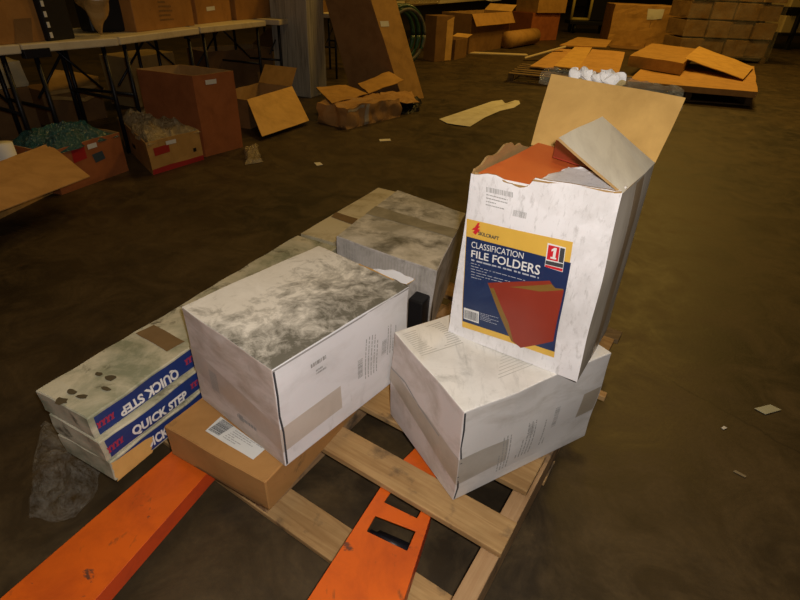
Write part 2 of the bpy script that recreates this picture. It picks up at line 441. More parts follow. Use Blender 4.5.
# ---------------------------------------------------------------- pallet in the foreground
d1 = V((math.cos(PYAW), math.sin(PYAW), 0)); d2 = V((-math.sin(PYAW), math.cos(PYAW), 0))
def pc(u, v, z=0): return d1*u + d2*v + UP*z
pal = empty('wooden_pallet', pc(-0.66, 1.15)); tag(pal, 'worn pine pallet on the floor under the stack of cartons', 'pallet')
U0, U1 = -1.37, -0.145
for (u0, u1) in ((-1.366, -1.32), (-0.80, -0.755), (U1-0.052, U1-0.004)):
    bm_pts = pc(u0, 0.544, 0.022)
    boxm('stringer', bm_pts, d1*(u1-u0), d2*1.245, UP*0.106, M['wood_side'], pal, 0.003)
for k, (v0, v1, sh) in enumerate(((0.731, 0.831, 0.004), (0.932, 1.082, -0.01), (1.20, 1.29, 0.005), (1.42, 1.51, 0), (1.68, 1.79, 0.012))):
    boxm('deck_board', pc(U0-0.004, v0, 0.129), d1*(U1-U0+sh), d2*(v1-v0), UP*0.021, M['wood'], pal, 0.003)
for v0, v1 in ((0.542, 0.645), (1.1, 1.2), (1.7, 1.79)):
    boxm('bottom_board', pc(U0, v0, 0.002), d1*(U1-U0), d2*(v1-v0), UP*0.019, M['wood'], pal, 0.003)
bq = g(612, 338, 0.15)
boxm('broken_board_end', bq-d1*0.06-UP*0.021, d1*0.085, d2*0.07, UP*0.021, M['wood_far'], pal, 0.003)
bq = g(607, 398, 0.15)
boxm('broken_board_end', bq-d1*0.12-UP*0.021, d1*0.115, d2*0.03, UP*0.02, M['wood'], pal, 0.003)

# ---------------------------------------------------------------- pallet jack
jack = empty('pallet_jack', (-0.5, 0.3, 0)); tag(jack, 'orange steel pallet jack with two forks pushed under the pallet', 'pallet jack')
def prism(name, outline, z0, z1, holes, mats, parent, bev=0.006):
    """outline polygon with holes extruded; top mat 0, sides mat 1"""
    bm = bmesh.new()
    from mathutils.geometry import tessellate_polygon
    loops = [[V((p[0], p[1], 0)) for p in outline]] + [[V((p[0], p[1], 0)) for p in h_] for h_ in holes]
    tris = tessellate_polygon(loops); flat = [p for l in loops for p in l]
    top = [bm.verts.new((p.x, p.y, z1)) for p in flat]; bot = [bm.verts.new((p.x, p.y, z0)) for p in flat]
    for t3 in tris:
        for vv, k in ((top, 1),):
            try: bm.faces.new([vv[i] for i in t3])
            except ValueError: pass
    k = 0
    for l in loops[:1]:
        n = len(l)
        for i in range(n):
            f = bm.faces.new((top[k+i], top[k+(i+1) % n], bot[k+(i+1) % n], bot[k+i])); f.material_index = 1
        k += n
    bmesh.ops.recalc_face_normals(bm, faces=bm.faces)
    me = bpy.data.meshes.new(name); bm.to_mesh(me); bm.free()
    for m in mats: me.materials.append(m)
    o = bpy.data.objects.new(name, me); col.objects.link(o)
    if parent: o.parent = parent; o.matrix_parent_inverse = world_of(parent).inverted()
    md = o.modifiers.new('thick', 'SOLIDIFY'); md.thickness = 0.005; md.offset = -1
    if bev:
        md = o.modifiers.new('bevel', 'BEVEL'); md.width = bev; md.segments = 3; md.limit_method = 'ANGLE'
    return o
ZF = 0.127
p = lambda x, y: g(x, y, ZF)
L1 = [V((-0.846, 0.561, 0)), V((-0.585, 1.09, 0)), V((-0.50, 1.25, 0)), V((-0.40, 1.33, 0)), V((-0.36, 1.30, 0)), V((-0.382, 1.22, 0)), V((-0.514, 0.906, 0)), V((-0.641, 0.565, 0)), V((-0.93, -0.03, 0)), V((-1.13, 0.03, 0))]
fork = prism('fork', L1[::-1], 0.075, ZF, [], [M['orange'], M['orange_side']], jack)
R1 = [V((-0.179, 0.583, 0)), V((-0.031, 0.889, 0)), V((0.03, 0.985, 0)), V((0.075, 1.045, 0)), V((0.11, 1.055, 0)), V((0.135, 1.03, 0)), V((0.127, 0.96, 0)), V((0.104, 0.807, 0)), V((0.043, 0.61, 0)), V((-0.20, -0.03, 0)), V((-0.44, 0.03, 0))]
hole1 = [p(366.7, 531), p(375.5, 515.5), p(415.7, 531), p(407, 550.5)]
hole2 = [p(384, 502), p(391, 491.7), p(424, 505), p(417, 518)]
fork2 = prism('fork', R1[::-1], 0.075, ZF, [hole1, hole2], [M['orange'], M['orange_side']], jack)
for c_, L_ in ((p(391, 533), 0.13), (V((-0.47, 1.10, 0)), 0.10)):
    ax = V((0.92, -0.38, 0))
    tube('load_wheel', [V((c_.x, c_.y, 0.041))-ax*0.045, V((c_.x, c_.y, 0.041))+ax*0.045], 0.04, M['blackmetal'], jack, 20)
tube('wheel_axle', [V((p(391, 533).x, p(391, 533).y, 0.085))-V((0.92, -0.38, 0))*0.06, V((p(391, 533).x, p(391, 533).y, 0.085))+V((0.92, -0.38, 0))*0.05], 0.011, M['blackmetal'], jack, 10)
boxm('chassis', (-1.16, -0.16, 0.06), (1.00, -0.08, 0), (0.02, 0.16, 0), (0, 0, 0.20), M['orange'], jack, 0.02)
# dark drop sheet / gap floor stays visible through the deck

# ---------------------------------------------------------------- printed flooring cartons
def flooring():
    qd = V((math.cos(math.radians(63.7)), math.sin(math.radians(63.7)), 0)); qw = V((qd.y*-1, qd.x, 0))
    beige = grimy('dusty_flooring_carton', (0.56, 0.52, 0.39), [((0.20, 0.22, 0.14), 7, 0.42, 0.64, 0.85, (1, 1, 1), O, 'Object'), ((0.08, 0.07, 0.04), 12, 0.56, 0.66, 0.85, (1, 1, 1), (3, 3, 0), 'Object'), ((0.62, 0.58, 0.45), 30, 0.52, 0.8, 0.5, (1, 0.4, 1), (1, 0, 0), 'Object')], 0.7, 0.4, 0.15, 40)
    cream = grimy('cream_flooring_carton', (0.58, 0.51, 0.34), [((0.28, 0.22, 0.11), 9, 0.5, 0.72, 0.7, (1, 1, 1), O, 'Object')], 0.7, 0.4, 0.1, 40)
    blue = grimy('blue_print', (0.012, 0.035, 0.19), [((0.03, 0.05, 0.14), 12, 0.4, 0.7, 0.6, (1, 1, 1), O, 'Object'), ((0.2, 0.22, 0.25), 40, 0.62, 0.8, 0.4, (1, 1, 1), O, 'Object')], 0.5, 0.4, 0.05)
    patchm = kraft('dull_brown_patch', (0.20, 0.125, 0.055), 0.3, 41); scuffm = plain('dark_scuff_mark', (0.085, 0.065, 0.035))
    red = plain('red_print', (0.36, 0.03, 0.07))
    q0 = V((-0.749, 0.864, 0)); Hh = 0.0733
    specs = [(0.15, V((0.018, -0.012, 0)), 'lowest flooring carton of the stack, its corner torn to brown card', 0.0),
             (0.15+Hh, V((0.014, -0.010, 0)), 'middle flooring carton with upright white lettering on its blue side', 0.0),
             (0.15+2*Hh, V((0, 0, 0)), 'topmost flooring carton of the near stack with upside-down white lettering on blue', 0.0)]
    for k, (z, off, lab, _) in enumerate(specs):
        BF = q0+off+UP*z; BR = BF+qd*1.10; BL = BF+qw*0.205
        hx = Hexa(BF, BR, BL, Hh-0.002, amp=0.005, seed=k*0.4+3.1, fr=11)
        o = hx.body('flooring_carton', {'all': beige}, seg=22)
        md = o.modifiers.new('bevel', 'BEVEL'); md.width = 0.003; md.limit_method = 'ANGLE'
        tag(o, lab, 'box', 'printed flooring cartons stacked at the left of the pallet')
        v0, v1 = ((0.06, 0.90), (0.10, 0.93), (0.10, 0.92))[2-k]
        hx.patch('blue_band', 'right', [(0.012, v0), (0.62, v0), (0.62, v1), (0.012, v1)], blue, o, 0.001, 24, px=False)
        q_ = {2: [(176, 367), (118, 407), (121.5, 417), (179.5, 376.5)], 1: [(134, 437.5), (187.5, 399), (185, 389.5), (130.5, 427)], 0: [(138, 458), (190, 421), (188, 411), (135, 448)]}[k]
        hx.text('printed_name', 'right', 'QUICK STEP', q_, M['white'], o, 0.0024, bold=0.04)
        a0 = {2: (hx.uv_of('right', 114, 417)[0], hx.uv_of('right', 186, 366)[0]), 1: (hx.uv_of('right', 124, 442)[0], hx.uv_of('right', 191, 390)[0]), 0: None}[k]
        if a0:
            for c0 in (a0[0]-0.042, a0[1]):
                qs = []
                for z3 in range(4):
                    x = c0+z3*0.011; qs.append(((x, 0.35), (x+0.005, 0.35), (x+0.012, 0.62), (x+0.007, 0.62)))
                    qs.append(((x+0.005, 0.35), (x+0.009, 0.35), (x+0.004, 0.62), (x, 0.62)))
                hx.marks('red_logo', 'right', qs, red, o, 0.0024)
        if k == 0:
            hx.patch('torn_card_patch', 'right', [(0.0, 0.02), (0.100, 0.02), (0.112, 0.75), (0.0, 1.0)], M['kraft_light'], o, 0.004, 9, px=False, jag=0.006)
        if k == 2:
            for pq in ([(137, 333), (168, 352), (186, 342), (154, 325)],):
                hx.patch('brown_tape_patch', 'top', pq, patchm, o, 0.0015, 6)
            # scuffed holes
            for (x, y, r) in ((98, 374, 3.5), (110, 378, 5), (72, 392, 5), (83, 397, 5), (62, 402, 6), (107, 389, 4)):
                pts = [(x+r*math.cos(a*math.pi/5)*random.uniform(0.7, 1.3)*1.2, y+0.6*r*math.sin(a*math.pi/5)*random.uniform(0.7, 1.2)) for a in range(10)]
                hx.poly('dark_scuff', 'top', pts[::-1], scuffm, o, 0.0018)
    # second stack end to end behind
    for k in range(3):
        z = 0.15+k*Hh
        BF = q0+qd*1.108+qw*0.028+UP*z
        hx = Hexa(BF, BF+qd*0.66, BF+qw*0.165, Hh-0.002+(0.006 if k == 2 else 0), amp=0.003, seed=k*5+1)
        o = hx.body('flooring_carton', {'all': cream}, seg=14)
        tag(o, ('lowest', 'middle', 'topmost')[k]+(' cream flooring carton of the far stack, behind the near stack' if k < 2 else ' cream flooring carton of the far stack with a brown patch on top'), 'box', 'printed flooring cartons stacked at the left of the pallet')
        if k == 2: hx.patch('brown_tape_patch', 'top', [(331, 217), (352, 225), (358, 219), (336, 212)], patchm, o, 0.0015, 6)
flooring()

# ---------------------------------------------------------------- flat kraft carton under the white one
B = Hexa((-0.307, 0.785, 0.15), (-0.122, 1.14, 0.15), (-0.622, 0.95, 0.15), 0.1095, amp=0.003, seed=2)
ob = B.body('kraft_carton', M['kraft_b'], seg=14); md = ob.modifiers.new('bevel', 'BEVEL'); md.width = 0.003; md.limit_method = 'ANGLE'
tag(ob, 'flat brown kraft carton with a shipping label, under the dirty-topped white carton', 'box')
B.patch('shipping_label', 'top', [(205, 431), (253, 460), (265, 450), (221, 417)], M['label'], ob, 0.0012)
qa = [B.uv_of('top', *q) for q in ((208, 430), (219, 436), (234, 427), (223, 420))]
def inquad(q, a, b): return (q[0][0]*(1-a)*(1-b)+q[1][0]*a*(1-b)+q[2][0]*a*b+q[3][0]*(1-a)*b, q[0][1]*(1-a)*(1-b)+q[1][1]*a*(1-b)+q[2][1]*a*b+q[3][1]*(1-a)*b)
def remap(q, quads): return [tuple(inquad(q, *pt) for pt in qd) for qd in quads]
B.marks('barcode', 'top', remap(qa, bars(0, 1, 0, 1, 0, 3, 'v')), M['ink'], ob, 0.0024)
qa = [B.uv_of('top', *q) for q in ((221, 438), (252, 457), (263, 449), (236, 431))]
B.marks('printed_lines', 'top', remap(qa, lines(0, 1, 0, 1, 6, 4)), M['ink_grey'], ob, 0.0024)
B.marks('dark_smear', 'left', [((0.25, 0.05), (0.9, 0.0), (0.95, 0.10), (0.3, 0.12))], M['kraft_dark'], ob, 0.0012)

# ---------------------------------------------------------------- white carton with dirty top (A)
def dirty_top():
    m, t, b = nt('smudged_white_top', 0.8, 0.3)
    tc = N(t, 'ShaderNodeTexCoord'); sp = N(t, 'ShaderNodeSeparateXYZ'); t.links.new(tc.outputs['UV'], sp.inputs[0])
    n1 = noise_tex(t, 5.5, 9, 0.72, coord='Object', off=(1.3, 0.2, 0), dist=1.2); n2 = noise_tex(t, 22, 8, 0.7, coord='Object', dist=0.6)
    # clean corner towards the far-left: v high and u in the middle
    mask = math_n(t, 'MULTIPLY', math_n(t, 'SUBTRACT', 0.72, sp.outputs['Y']), 0.42)
    a = math_n(t, 'ADD', n1, mask)
    a = math_n(t, 'ADD', a, math_n(t, 'MULTIPLY', math_n(t, 'SUBTRACT', n2, 0.5), 0.85))
    f = ramp(t, a, [(0.47, 0.0), (0.62, 0.42), (0.82, 0.92)])
    c = mix(t, ramp(t, n2, [(0.35, 0.0), (0.75, 0.5)]), (0.80, 0.77, 0.71), (0.55, 0.52, 0.45))
    c = mix(t, f, c, (0.095, 0.090, 0.068))
    t.links.new(c, b.inputs['Base Color']); bump(t, b, n2, 0.2, 0.003); return m
topm = dirty_top()
endm = grimy('shade_tinted_end', (0.66, 0.57, 0.52), [((0.42, 0.33, 0.26), 7, 0.42, 0.68, 0.9, (1, 1, 2.5), O, 'Object'), ((0.25, 0.19, 0.15), 14, 0.60, 0.8, 0.5, (1, 1, 1), (2, 0, 0), 'Object')], 0.75, 0.3, 0.1)  # pinkish base paints the dim warm light on this end; mottling is dirt
sidem = grimy('lit_white_side', (0.74, 0.73, 0.75), [((0.55, 0.53, 0.52), 6, 0.45, 0.75, 0.7, (1, 1, 2), (1, 0, 0), 'Object'), ((0.30, 0.28, 0.26), 22, 0.62, 0.8, 0.4, (1, 1, 0.4), (2, 0, 0), 'Object')], 0.7, 0.35, 0.08)  # cool base paints the flash light on this side; streaks are scuffs
A = Hexa((-0.268, 0.832, 0.2615), (0.024, 1.208, 0.2615), (-0.556, 1.058, 0.2615), 0.317, amp=0.004, seed=1.7)
oa = A.body('white_carton', {'top': topm, 'left': endm, 'right': sidem, 'all': sidem}, seg=22)
md = oa.modifiers.new('bevel', 'BEVEL'); md.width = 0.003; md.segments = 2; md.limit_method = 'ANGLE'
tag(oa, 'white carton with a heavily smudged top, resting on the flat brown carton', 'box')
A.patch('tape_strip', 'right', [(0.0, 0.17), (0.42, 0.17), (0.42, 0.42), (0.0, 0.42)], M['tape'] if False else grimy('clear_tape_on_white', (0.56, 0.50, 0.44), [((0.45, 0.40, 0.34), 12, 0.4, 0.7, 0.6, (1, 1, 1), O, 'Object')], 0.4, 0.5, 0.05), oa, 0.0008, 10, px=False)
A.patch('tape_strip', 'left', [(0.0, 0.36), (1.0, 0.17), (1.0, 0.42), (0.0, 0.62)], grimy('clear_tape_on_shaded_end', (0.53, 0.43, 0.36), [((0.42, 0.33, 0.26), 12, 0.4, 0.7, 0.6, (1, 1, 1), O, 'Object')], 0.4, 0.5, 0.05), oa, 0.0008, 10, px=False)
marks_each(A, 'barcode', 'right', [bars(0.56, 0.60, 0.36, 0.56, 0, 5, 'v'), bars(0.76, 0.80, 0.44, 0.60, 0, 8, 'v')], M['ink_grey'], oa)
marks_each(A, 'printed_lines', 'right', [lines(0.62, 0.74, 0.30, 0.74, 5, 9, 0.25, 'v'), lines(0.81, 0.93, 0.40, 0.72, 5, 10, 0.25, 'v'), lines(0.22, 0.38, 0.80, 0.84, 1, 11, 0.9), lines(0.25, 0.32, 0.70, 0.76, 2, 12, 0.6)], M['ink_grey'], oa)
marks_each(A, 'printed_lines', 'left', [lines(0.50, 0.72, 0.16, 0.20, 1, 13, 0.9), lines(0.52, 0.57, 0.14, 0.22, 1, 3, 0.9), [((0.22+0.012*i, 0.28), (0.225+0.012*i, 0.28), (0.235+0.012*i, 0.50), (0.23+0.012*i, 0.50)) for i in range(8)]], M['ink_grey'], oa)
def seam(hx, f, pts, o, wd=0.004, mat=None):
    """dark open joint along a polyline in face uv"""
    qs = []
    for (a, b) in zip(pts[:-1], pts[1:]):
        dx, dy = b[0]-a[0], b[1]-a[1]; L = math.hypot(dx, dy); nx, ny = -dy/L*wd, dx/L*wd
        c_ = lambda v: min(1, max(0, v))
        qs.append(((c_(a[0]-nx), c_(a[1]-ny)), (c_(b[0]-nx), c_(b[1]-ny)), (c_(b[0]+nx), c_(b[1]+ny)), (c_(a[0]+nx), c_(a[1]+ny))))
    return hx.marks('open_seam', f, qs, mat or M['ink'], o, 0.0010)
seam(A, 'right', [(0.006, 0.98), (0.010, 0.75), (0.006, 0.55), (0.018, 0.38), (0.012, 0.02)], oa, 0.006)
seam(A, 'right', [(0.0, 0.985), (0.5, 0.975), (1, 0.985)], oa, 0.008, M['ink_grey'])
# torn corner flap pushed up at the far right end of the top
cor = A.pt('top', 1, 0); e1 = (A.TB-A.TR).normalized(); e2 = (A.TF-A.TR).normalized()
slab('torn_corner_flap', [cor+e1*0.012+UP*0.001, cor-e2*0.020+e1*0.0+UP*0.012, cor+e1*0.07-e2*0.022+UP*0.018, cor+e1*0.15+UP*0.001], 0.003, sidem, oa, 8, 0.004, 3, M['kraft_light'], jag=0.004)
A.patch('exposed_card', 'top', [(0.985, 0.14), (0.997, 0.14), (0.997, 0.52), (0.985, 0.50)], M['kraft_light'], oa, 0.001, 8, px=False, jag=0.004)

# ---------------------------------------------------------------- dented white carton (C)
ctop = grimy('ruled_scuffed_top', (0.78, 0.76, 0.72), [((0.46, 0.44, 0.39), 5, 0.50, 0.75, 0.6, (1, 1, 1), (1, 0, 0), 'Object'), ((0.20, 0.19, 0.16), 10, 0.58, 0.75, 0.55, (1, 1, 1), (7, 0, 0), 'Object'), ((0.25, 0.24, 0.21), 30, 0.55, 0.75, 0.5, (1, 0.2, 1), (1, 4, 0), 'Object')], 0.7, 0.3, 0.15)
cleft = grimy('dirty_shaded_end', (0.64, 0.57, 0.54), [((0.42, 0.35, 0.29), 7, 0.46, 0.70, 0.8, (1, 1, 1.5), (3, 0, 0), 'Object'), ((0.18, 0.15, 0.11), 12, 0.60, 0.78, 0.6, (1, 1, 1), (8, 0, 0), 'Object')], 0.75, 0.3, 0.15)  # dirt over a base painted pinkish for the dimmer, warmer light
cright = grimy('greyish_white_side', (0.64, 0.62, 0.61), [((0.42, 0.39, 0.35), 6, 0.48, 0.72, 0.7, (1, 1, 2.5), (3, 0, 0), 'Object'), ((0.2, 0.19, 0.17), 22, 0.62, 0.8, 0.35, (1, 1, 1), (8, 0, 0), 'Object')], 0.7, 0.3, 0.1)
C = Hexa((0.160, 0.836, 0.1505), (0.577, 1.081, 0.1505), (-0.016, 1.139, 0.1505), 0.318, amp=0.007, seed=4.2, fr=6)
oc = C.body('white_carton', {'top': ctop, 'left': cleft, 'right': cright, 'all': cright}, seg=22)
md = oc.modifiers.new('bevel', 'BEVEL'); md.width = 0.003; md.segments = 2; md.limit_method = 'ANGLE'
tag(oc, 'white carton with a buckled end, on the pallet under the open folder carton', 'box')
C.patch('tape_strip', 'right', [(0.0, 0.20), (0.33, 0.22), (0.33, 0.50), (0.0, 0.50)], grimy('grey_tape', (0.44, 0.41, 0.37), [((0.35, 0.31, 0.26), 12, 0.4, 0.7, 0.6, (1, 1, 1), O, 'Object')], 0.4, 0.5, 0.05), oc, 0.001, 10, px=False)
C.patch('tape_strip', 'right', [(0.84, 0.36), (0.985, 0.36), (0.985, 0.64), (0.84, 0.64)], grimy('buff_tape_end', (0.40, 0.35, 0.28), [((0.33, 0.28, 0.2), 12, 0.4, 0.7, 0.6, (1, 1, 1), O, 'Object')], 0.4, 0.5, 0.05), oc, 0.001, 8, px=False)
C.patch('tape_strip', 'left', [(0.0, 0.45), (1.0, 0.20), (1.0, 0.50), (0.0, 0.62)], grimy('dirty_tape', (0.47, 0.40, 0.33), [((0.30, 0.25, 0.19), 12, 0.4, 0.7, 0.6, (1, 1, 1), O, 'Object')], 0.4, 0.5, 0.1), oc, 0.001, 12, px=False)
marks_each(C, 'printed_lines', 'right', [lines(0.27, 0.36, 0.12, 0.55, 4, 21, 0.3, 'v'), lines(0.40, 0.52, 0.18, 0.60, 5, 22, 0.3, 'v'), lines(0.57, 0.62, 0.22, 0.55, 2, 23, 0.3, 'v')], M['ink_grey'], oc, 0.002)
marks_each(C, 'barcode', 'right', [bars(0.455, 0.49, 0.44, 0.58, 0, 5, 'v'), bars(0.63, 0.665, 0.40, 0.64, 0, 8, 'v')], M['ink_grey'], oc, 0.002)
seam(C, 'right', [(0.004, 0.99), (0.012, 0.8), (0.003, 0.62), (0.016, 0.45), (0.006, 0.3), (0.014, 0.15), (0.003, 0.02)], oc, 0.006)
seam(C, 'left', [(0.0, 0.60), (0.25, 0.63), (0.45, 0.56), (0.75, 0.50), (0.99, 0.50)], oc, 0.009, M['ink_grey'])
C.marks('ruled_lines', 'top', [((0.30+0.02*i, 0.17+0.030*i), (0.78-0.02*i, 0.17+0.030*i), (0.78-0.02*i, 0.176+0.030*i), (0.30+0.02*i, 0.176+0.030*i)) for i in range(13)], M['ink_pale'], oc, 0.0012)
C.marks('ruled_lines', 'top', [((0.03, 0.62+0.026*i), (0.30, 0.62+0.026*i), (0.30, 0.628+0.026*i), (0.03, 0.628+0.026*i)) for i in range(13)], M['ink_pale'], oc, 0.0012)

# ---------------------------------------------------------------- white carton behind (D)
dtop = grimy('taped_smudged_top', (0.66, 0.62, 0.54), [((0.30, 0.28, 0.22), 6, 0.40, 0.62, 0.85, (1, 1, 1), (0, 0, 0), 'Object'), ((0.09, 0.085, 0.06), 9, 0.47, 0.68, 0.9, (1, 1, 1), (5, 0, 0), 'Object')], 0.7, 0.3, 0.15)
dleft = white_card('worn_printed_side', 0.7, 6, 0.8, (0.60, 0.57, 0.56))
D = Hexa((0.105, 1.515, 0.1505), (0.244, 2.064, 0.1505), (-0.245, 1.715, 0.1505), 0.312, BB=(-0.035, 2.265, 0.1505), amp=0.005, seed=9,
         TF=g(437, 271, 0.46), TR=g(466, 213, 0.463), TL=g(336, 236, 0.463), TB=g(397, 190, 0.463))
od = D.body('white_carton', {'top': dtop, 'left': dleft, 'all': dleft}, seg=18)
md = od.modifiers.new('bevel', 'BEVEL'); md.width = 0.003; md.limit_method = 'ANGLE'
tag(od, 'white carton with a sooty tape band across its top, behind the other white cartons', 'box')
D.patch('tape_band', 'top', [(0.50, 0.0), (0.66, 0.0), (0.60, 1.0), (0.44, 1.0)], grimy('sooty_tape', (0.30, 0.27, 0.20), [((0.12, 0.11, 0.08), 9, 0.4, 0.7, 0.8, (1, 1, 1), O, 'Object')], 0.5, 0.4, 0.1), od, 0.0012, 12, px=False, jag=0.006)
rr = random.Random(3)
D.marks('ruled_lines', 'left', [((0.04+0.03*i, y), (0.048+0.03*i, y), (0.048+0.03*i, 0.97), (0.04+0.03*i, 0.97)) for i, y in enumerate(rr.uniform(0.45, 0.85) for _ in range(32))], M['ink_pale'], od, 0.0014)
# black plastic case wedged between the cartons
bk = g(416, 312, 0.30)
tag(boxm('plastic_case', (bk.x-0.03, bk.y-0.0, 0.1505), (0.05, -0.03, 0), (0.045, 0.09, 0), (0, 0, 0.205), M['black'], None, 0.006), 'black plastic case standing in the gap between three white cartons', 'case')

# ---------------------------------------------------------------- open carton of file folders (E)
TFp, TRp, TLp = g(623, 194, 0.953), g(655.5, 163, 0.950), g(473, 168, 0.947)
BFp, BLp = g(577, 382, 0.470), g(448, 332, 0.470)
BRp = V((0.590, 1.178, 0.470))
E_ = Hexa(BFp, BRp, BLp, TF=TFp, TR=TRp, TL=TLp, TB=TRp+(TLp-TFp)*0.93+V((0.0, 0.0, 0.0)), amp=0.004, seed=12.5, fr=6)
E_.bulge = {'left': 0.006, 'right': 0.006}
efront = grimy('scuffed_white_front', (0.82, 0.80, 0.81), [((0.34, 0.32, 0.30), 90, 0.54, 0.72, 0.6, (1, 1, 0.35), (2, 0, 1), 'Object'), ((0.45, 0.43, 0.41), 3.5, 0.50, 0.66, 0.5, (1, 1, 1), (4, 0, 1), 'Object'), ((0.58, 0.55, 0.53), 7, 0.45, 0.72, 0.6, (1, 1, 1), (1, 0, 0), 'Object'), ((0.33, 0.31, 0.30), 34, 0.60, 0.76, 0.5, (1, 1, 0.6), (5, 0, 0), 'Object'), ((0.22, 0.2, 0.19), 11, 0.66, 0.8, 0.5, (1, 1, 1), (9, 0, 3), 'Object')], 0.7, 0.35, 0.12)
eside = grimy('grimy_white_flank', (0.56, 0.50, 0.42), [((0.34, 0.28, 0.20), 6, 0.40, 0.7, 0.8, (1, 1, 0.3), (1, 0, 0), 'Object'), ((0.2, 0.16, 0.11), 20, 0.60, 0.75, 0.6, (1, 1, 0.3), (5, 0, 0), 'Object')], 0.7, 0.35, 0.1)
def rim(f, u, Q):
    n = noise.noise(V((u*5, 3.3 if f == 'left' else 8.8, 0)))+0.22*noise.noise(V((u*15, 1.3, 2)))+0.10*noise.noise(V((u*37, 5.3, 2)))
    if f == 'left':   # torn front edge
        return (-0.012+0.020*n) if u < 0.42 else (0.002+0.004*n)
    if f == 'backleft': return 0.004+0.026*math.sin(min(1, u*1.15)*math.pi)*0.6+0.022*n
    return 0.0
oe_root = empty('folder_carton', (BFp+BLp)/2+V((0.1, 0.1, 0))); tag(oe_root, 'open torn white carton of file folders with a blue and yellow printed label', 'box')
oe = E_.body('carton_wall', {'left': efront, 'right': eside, 'all': eside}, oe_root, seg=34, skip=('top',), solid=0.005, rim=rim)
lblY = plain('yellow_print', (0.72, 0.44, 0.07), 0.35, 0.5)
lblN = grimy('navy_print', (0.010, 0.028, 0.095), [((0.05, 0.08, 0.16), 15, 0.5, 0.8, 0.4, (1, 1, 1), O, 'Object')], 0.35, 0.5, 0.03)
lblR = plain('red_folder_print', (0.27, 0.034, 0.018), 0.35, 0.5); lblO = plain('olive_folder_print', (0.22, 0.12, 0.025), 0.35, 0.5); lblR2 = plain('bright_red_print', (0.60, 0.02, 0.03), 0.35, 0.5)
lab = E_.patch('printed_label', 'left', [(462.5, 327), (554.7, 357), (573, 242), (466.8, 218)], lblY, oe_root, 0.0012, 12)
E_.patch('navy_panel', 'left', [(463.2, 321), (555.5, 351), (571, 262), (466.6, 235.5)], lblN, lab, 0.0018, 12)
E_.poly('folder_picture', 'left', [(489, 282), (512, 341), (521, 347), (554.7, 339), (564, 287), (556, 286), (550, 279)], lblO, lab, 0.0026)
E_.poly('folder_picture', 'left', [(494, 284), (510, 322), (514, 341), (521, 347.5), (554.9, 340), (564.5, 288), (541, 289.5), (524, 287)], lblR, lab, 0.0030)
E_.poly('folder_picture', 'left', [(489, 281.5), (550.7, 278.5), (553, 282), (492, 287)], lblR, lab, 0.0032)
E_.text('lettering', 'left', 'CLASSIFICATION', [(472, 246.4), (524.5, 258), (525.3, 252), (472.2, 240.2)], M['white'], lab, 0.003, bold=0.0)
E_.text('lettering', 'left', 'FILE FOLDERS', [(471.8, 255.8), (540.5, 273.5), (541.8, 264), (472.2, 248.8)], M['white'], lab, 0.003, bold=0.012)
E_.text('lettering', 'left', 'SKILCRAFT', [(478.7, 234), (500, 239.6), (500.4, 236), (479, 230.4)], M['ink'], lab, 0.0026, bold=0.03)
for q in ([(473, 231), (476, 234), (481, 229), (478, 228)], [(472, 228.5), (476, 229.8), (481, 226), (478, 224.5)], [(475.5, 226), (478, 227), (480.5, 222.5), (478.5, 222)]):
    E_.poly('logo_swoosh', 'left', q, lblR2, lab, 0.0027)
E_.patch('number_badge', 'left', [(545.5, 265), (563, 270.5), (566, 247), (548, 242)], M['white'], lab, 0.0026, 3)
E_.patch('number_badge', 'left', [(547.3, 257.8), (558.3, 260.3), (560, 246.5), (549, 243.8)], lblR2, lab, 0.0032, 3)
E_.poly('numeral_one', 'left', [(551.0, 256.8), (556.6, 258.2), (556.9, 256.6), (555.7, 256.3), (557.3, 247.2), (555.2, 246.6), (552.2, 248.4), (551.9, 250.2), (554.2, 249.4), (553.2, 255.7), (551.3, 255.2)], M['white'], lab, 0.0040)
E_.patch('number_badge', 'left', [(559, 260.6), (563.5, 261.8), (565.3, 248), (560.7, 246.8)], M['ink'], lab, 0.0032, 3)
E_.patch('number_badge', 'left', [(546.2, 262.5), (563.2, 266.5), (563.6, 262.6), (546.6, 258.8)], M['ink'], lab, 0.0032, 3)
E_.patch('number_badge', 'left', [(545.9, 265), (562.8, 269.8), (563.1, 267.2), (546.2, 263)], lblR2, lab, 0.0032, 3)
E_.patch('barcode_panel', 'left', [(464.6, 318), (480, 323.2), (480.6, 311.2), (465.2, 306.6)], M['white'], lab, 0.0026, 3)
qa = [E_.uv_of('left', *q) for q in ((465.6, 317), (479, 321.5), (479.5, 312.8), (466, 308.6))]
E_.marks('barcode', 'left', remap(qa, bars(0, 1, 0, 1, 0, 6)), M['ink'], lab, 0.0032)
qa = [E_.uv_of('left', *q) for q in ((482, 320), (500, 326), (500, 317), (482, 312))]
E_.marks('small_print', 'left', remap(qa, lines(0, 1, 0, 1, 5, 6)), M['ink_light'], lab, 0.003)
qa = [E_.uv_of('left', *q) for q in ((472, 278), (512, 288), (530, 277), (471.6, 261.5))]
E_.marks('small_print', 'left', remap(qa, lines(0, 1, 0, 1, 6, 7, 0.22)), M['ink_light'], lab, 0.003)
qa = [E_.uv_of('left', *q) for q in ((472, 259.6), (540, 277.1), (540, 275.4), (472, 257.9))]
E_.marks('small_print', 'left', remap(qa, lines(0.0, 1, 0, 1, 1, 8, 0.9)), M['ink_light'], lab, 0.003)
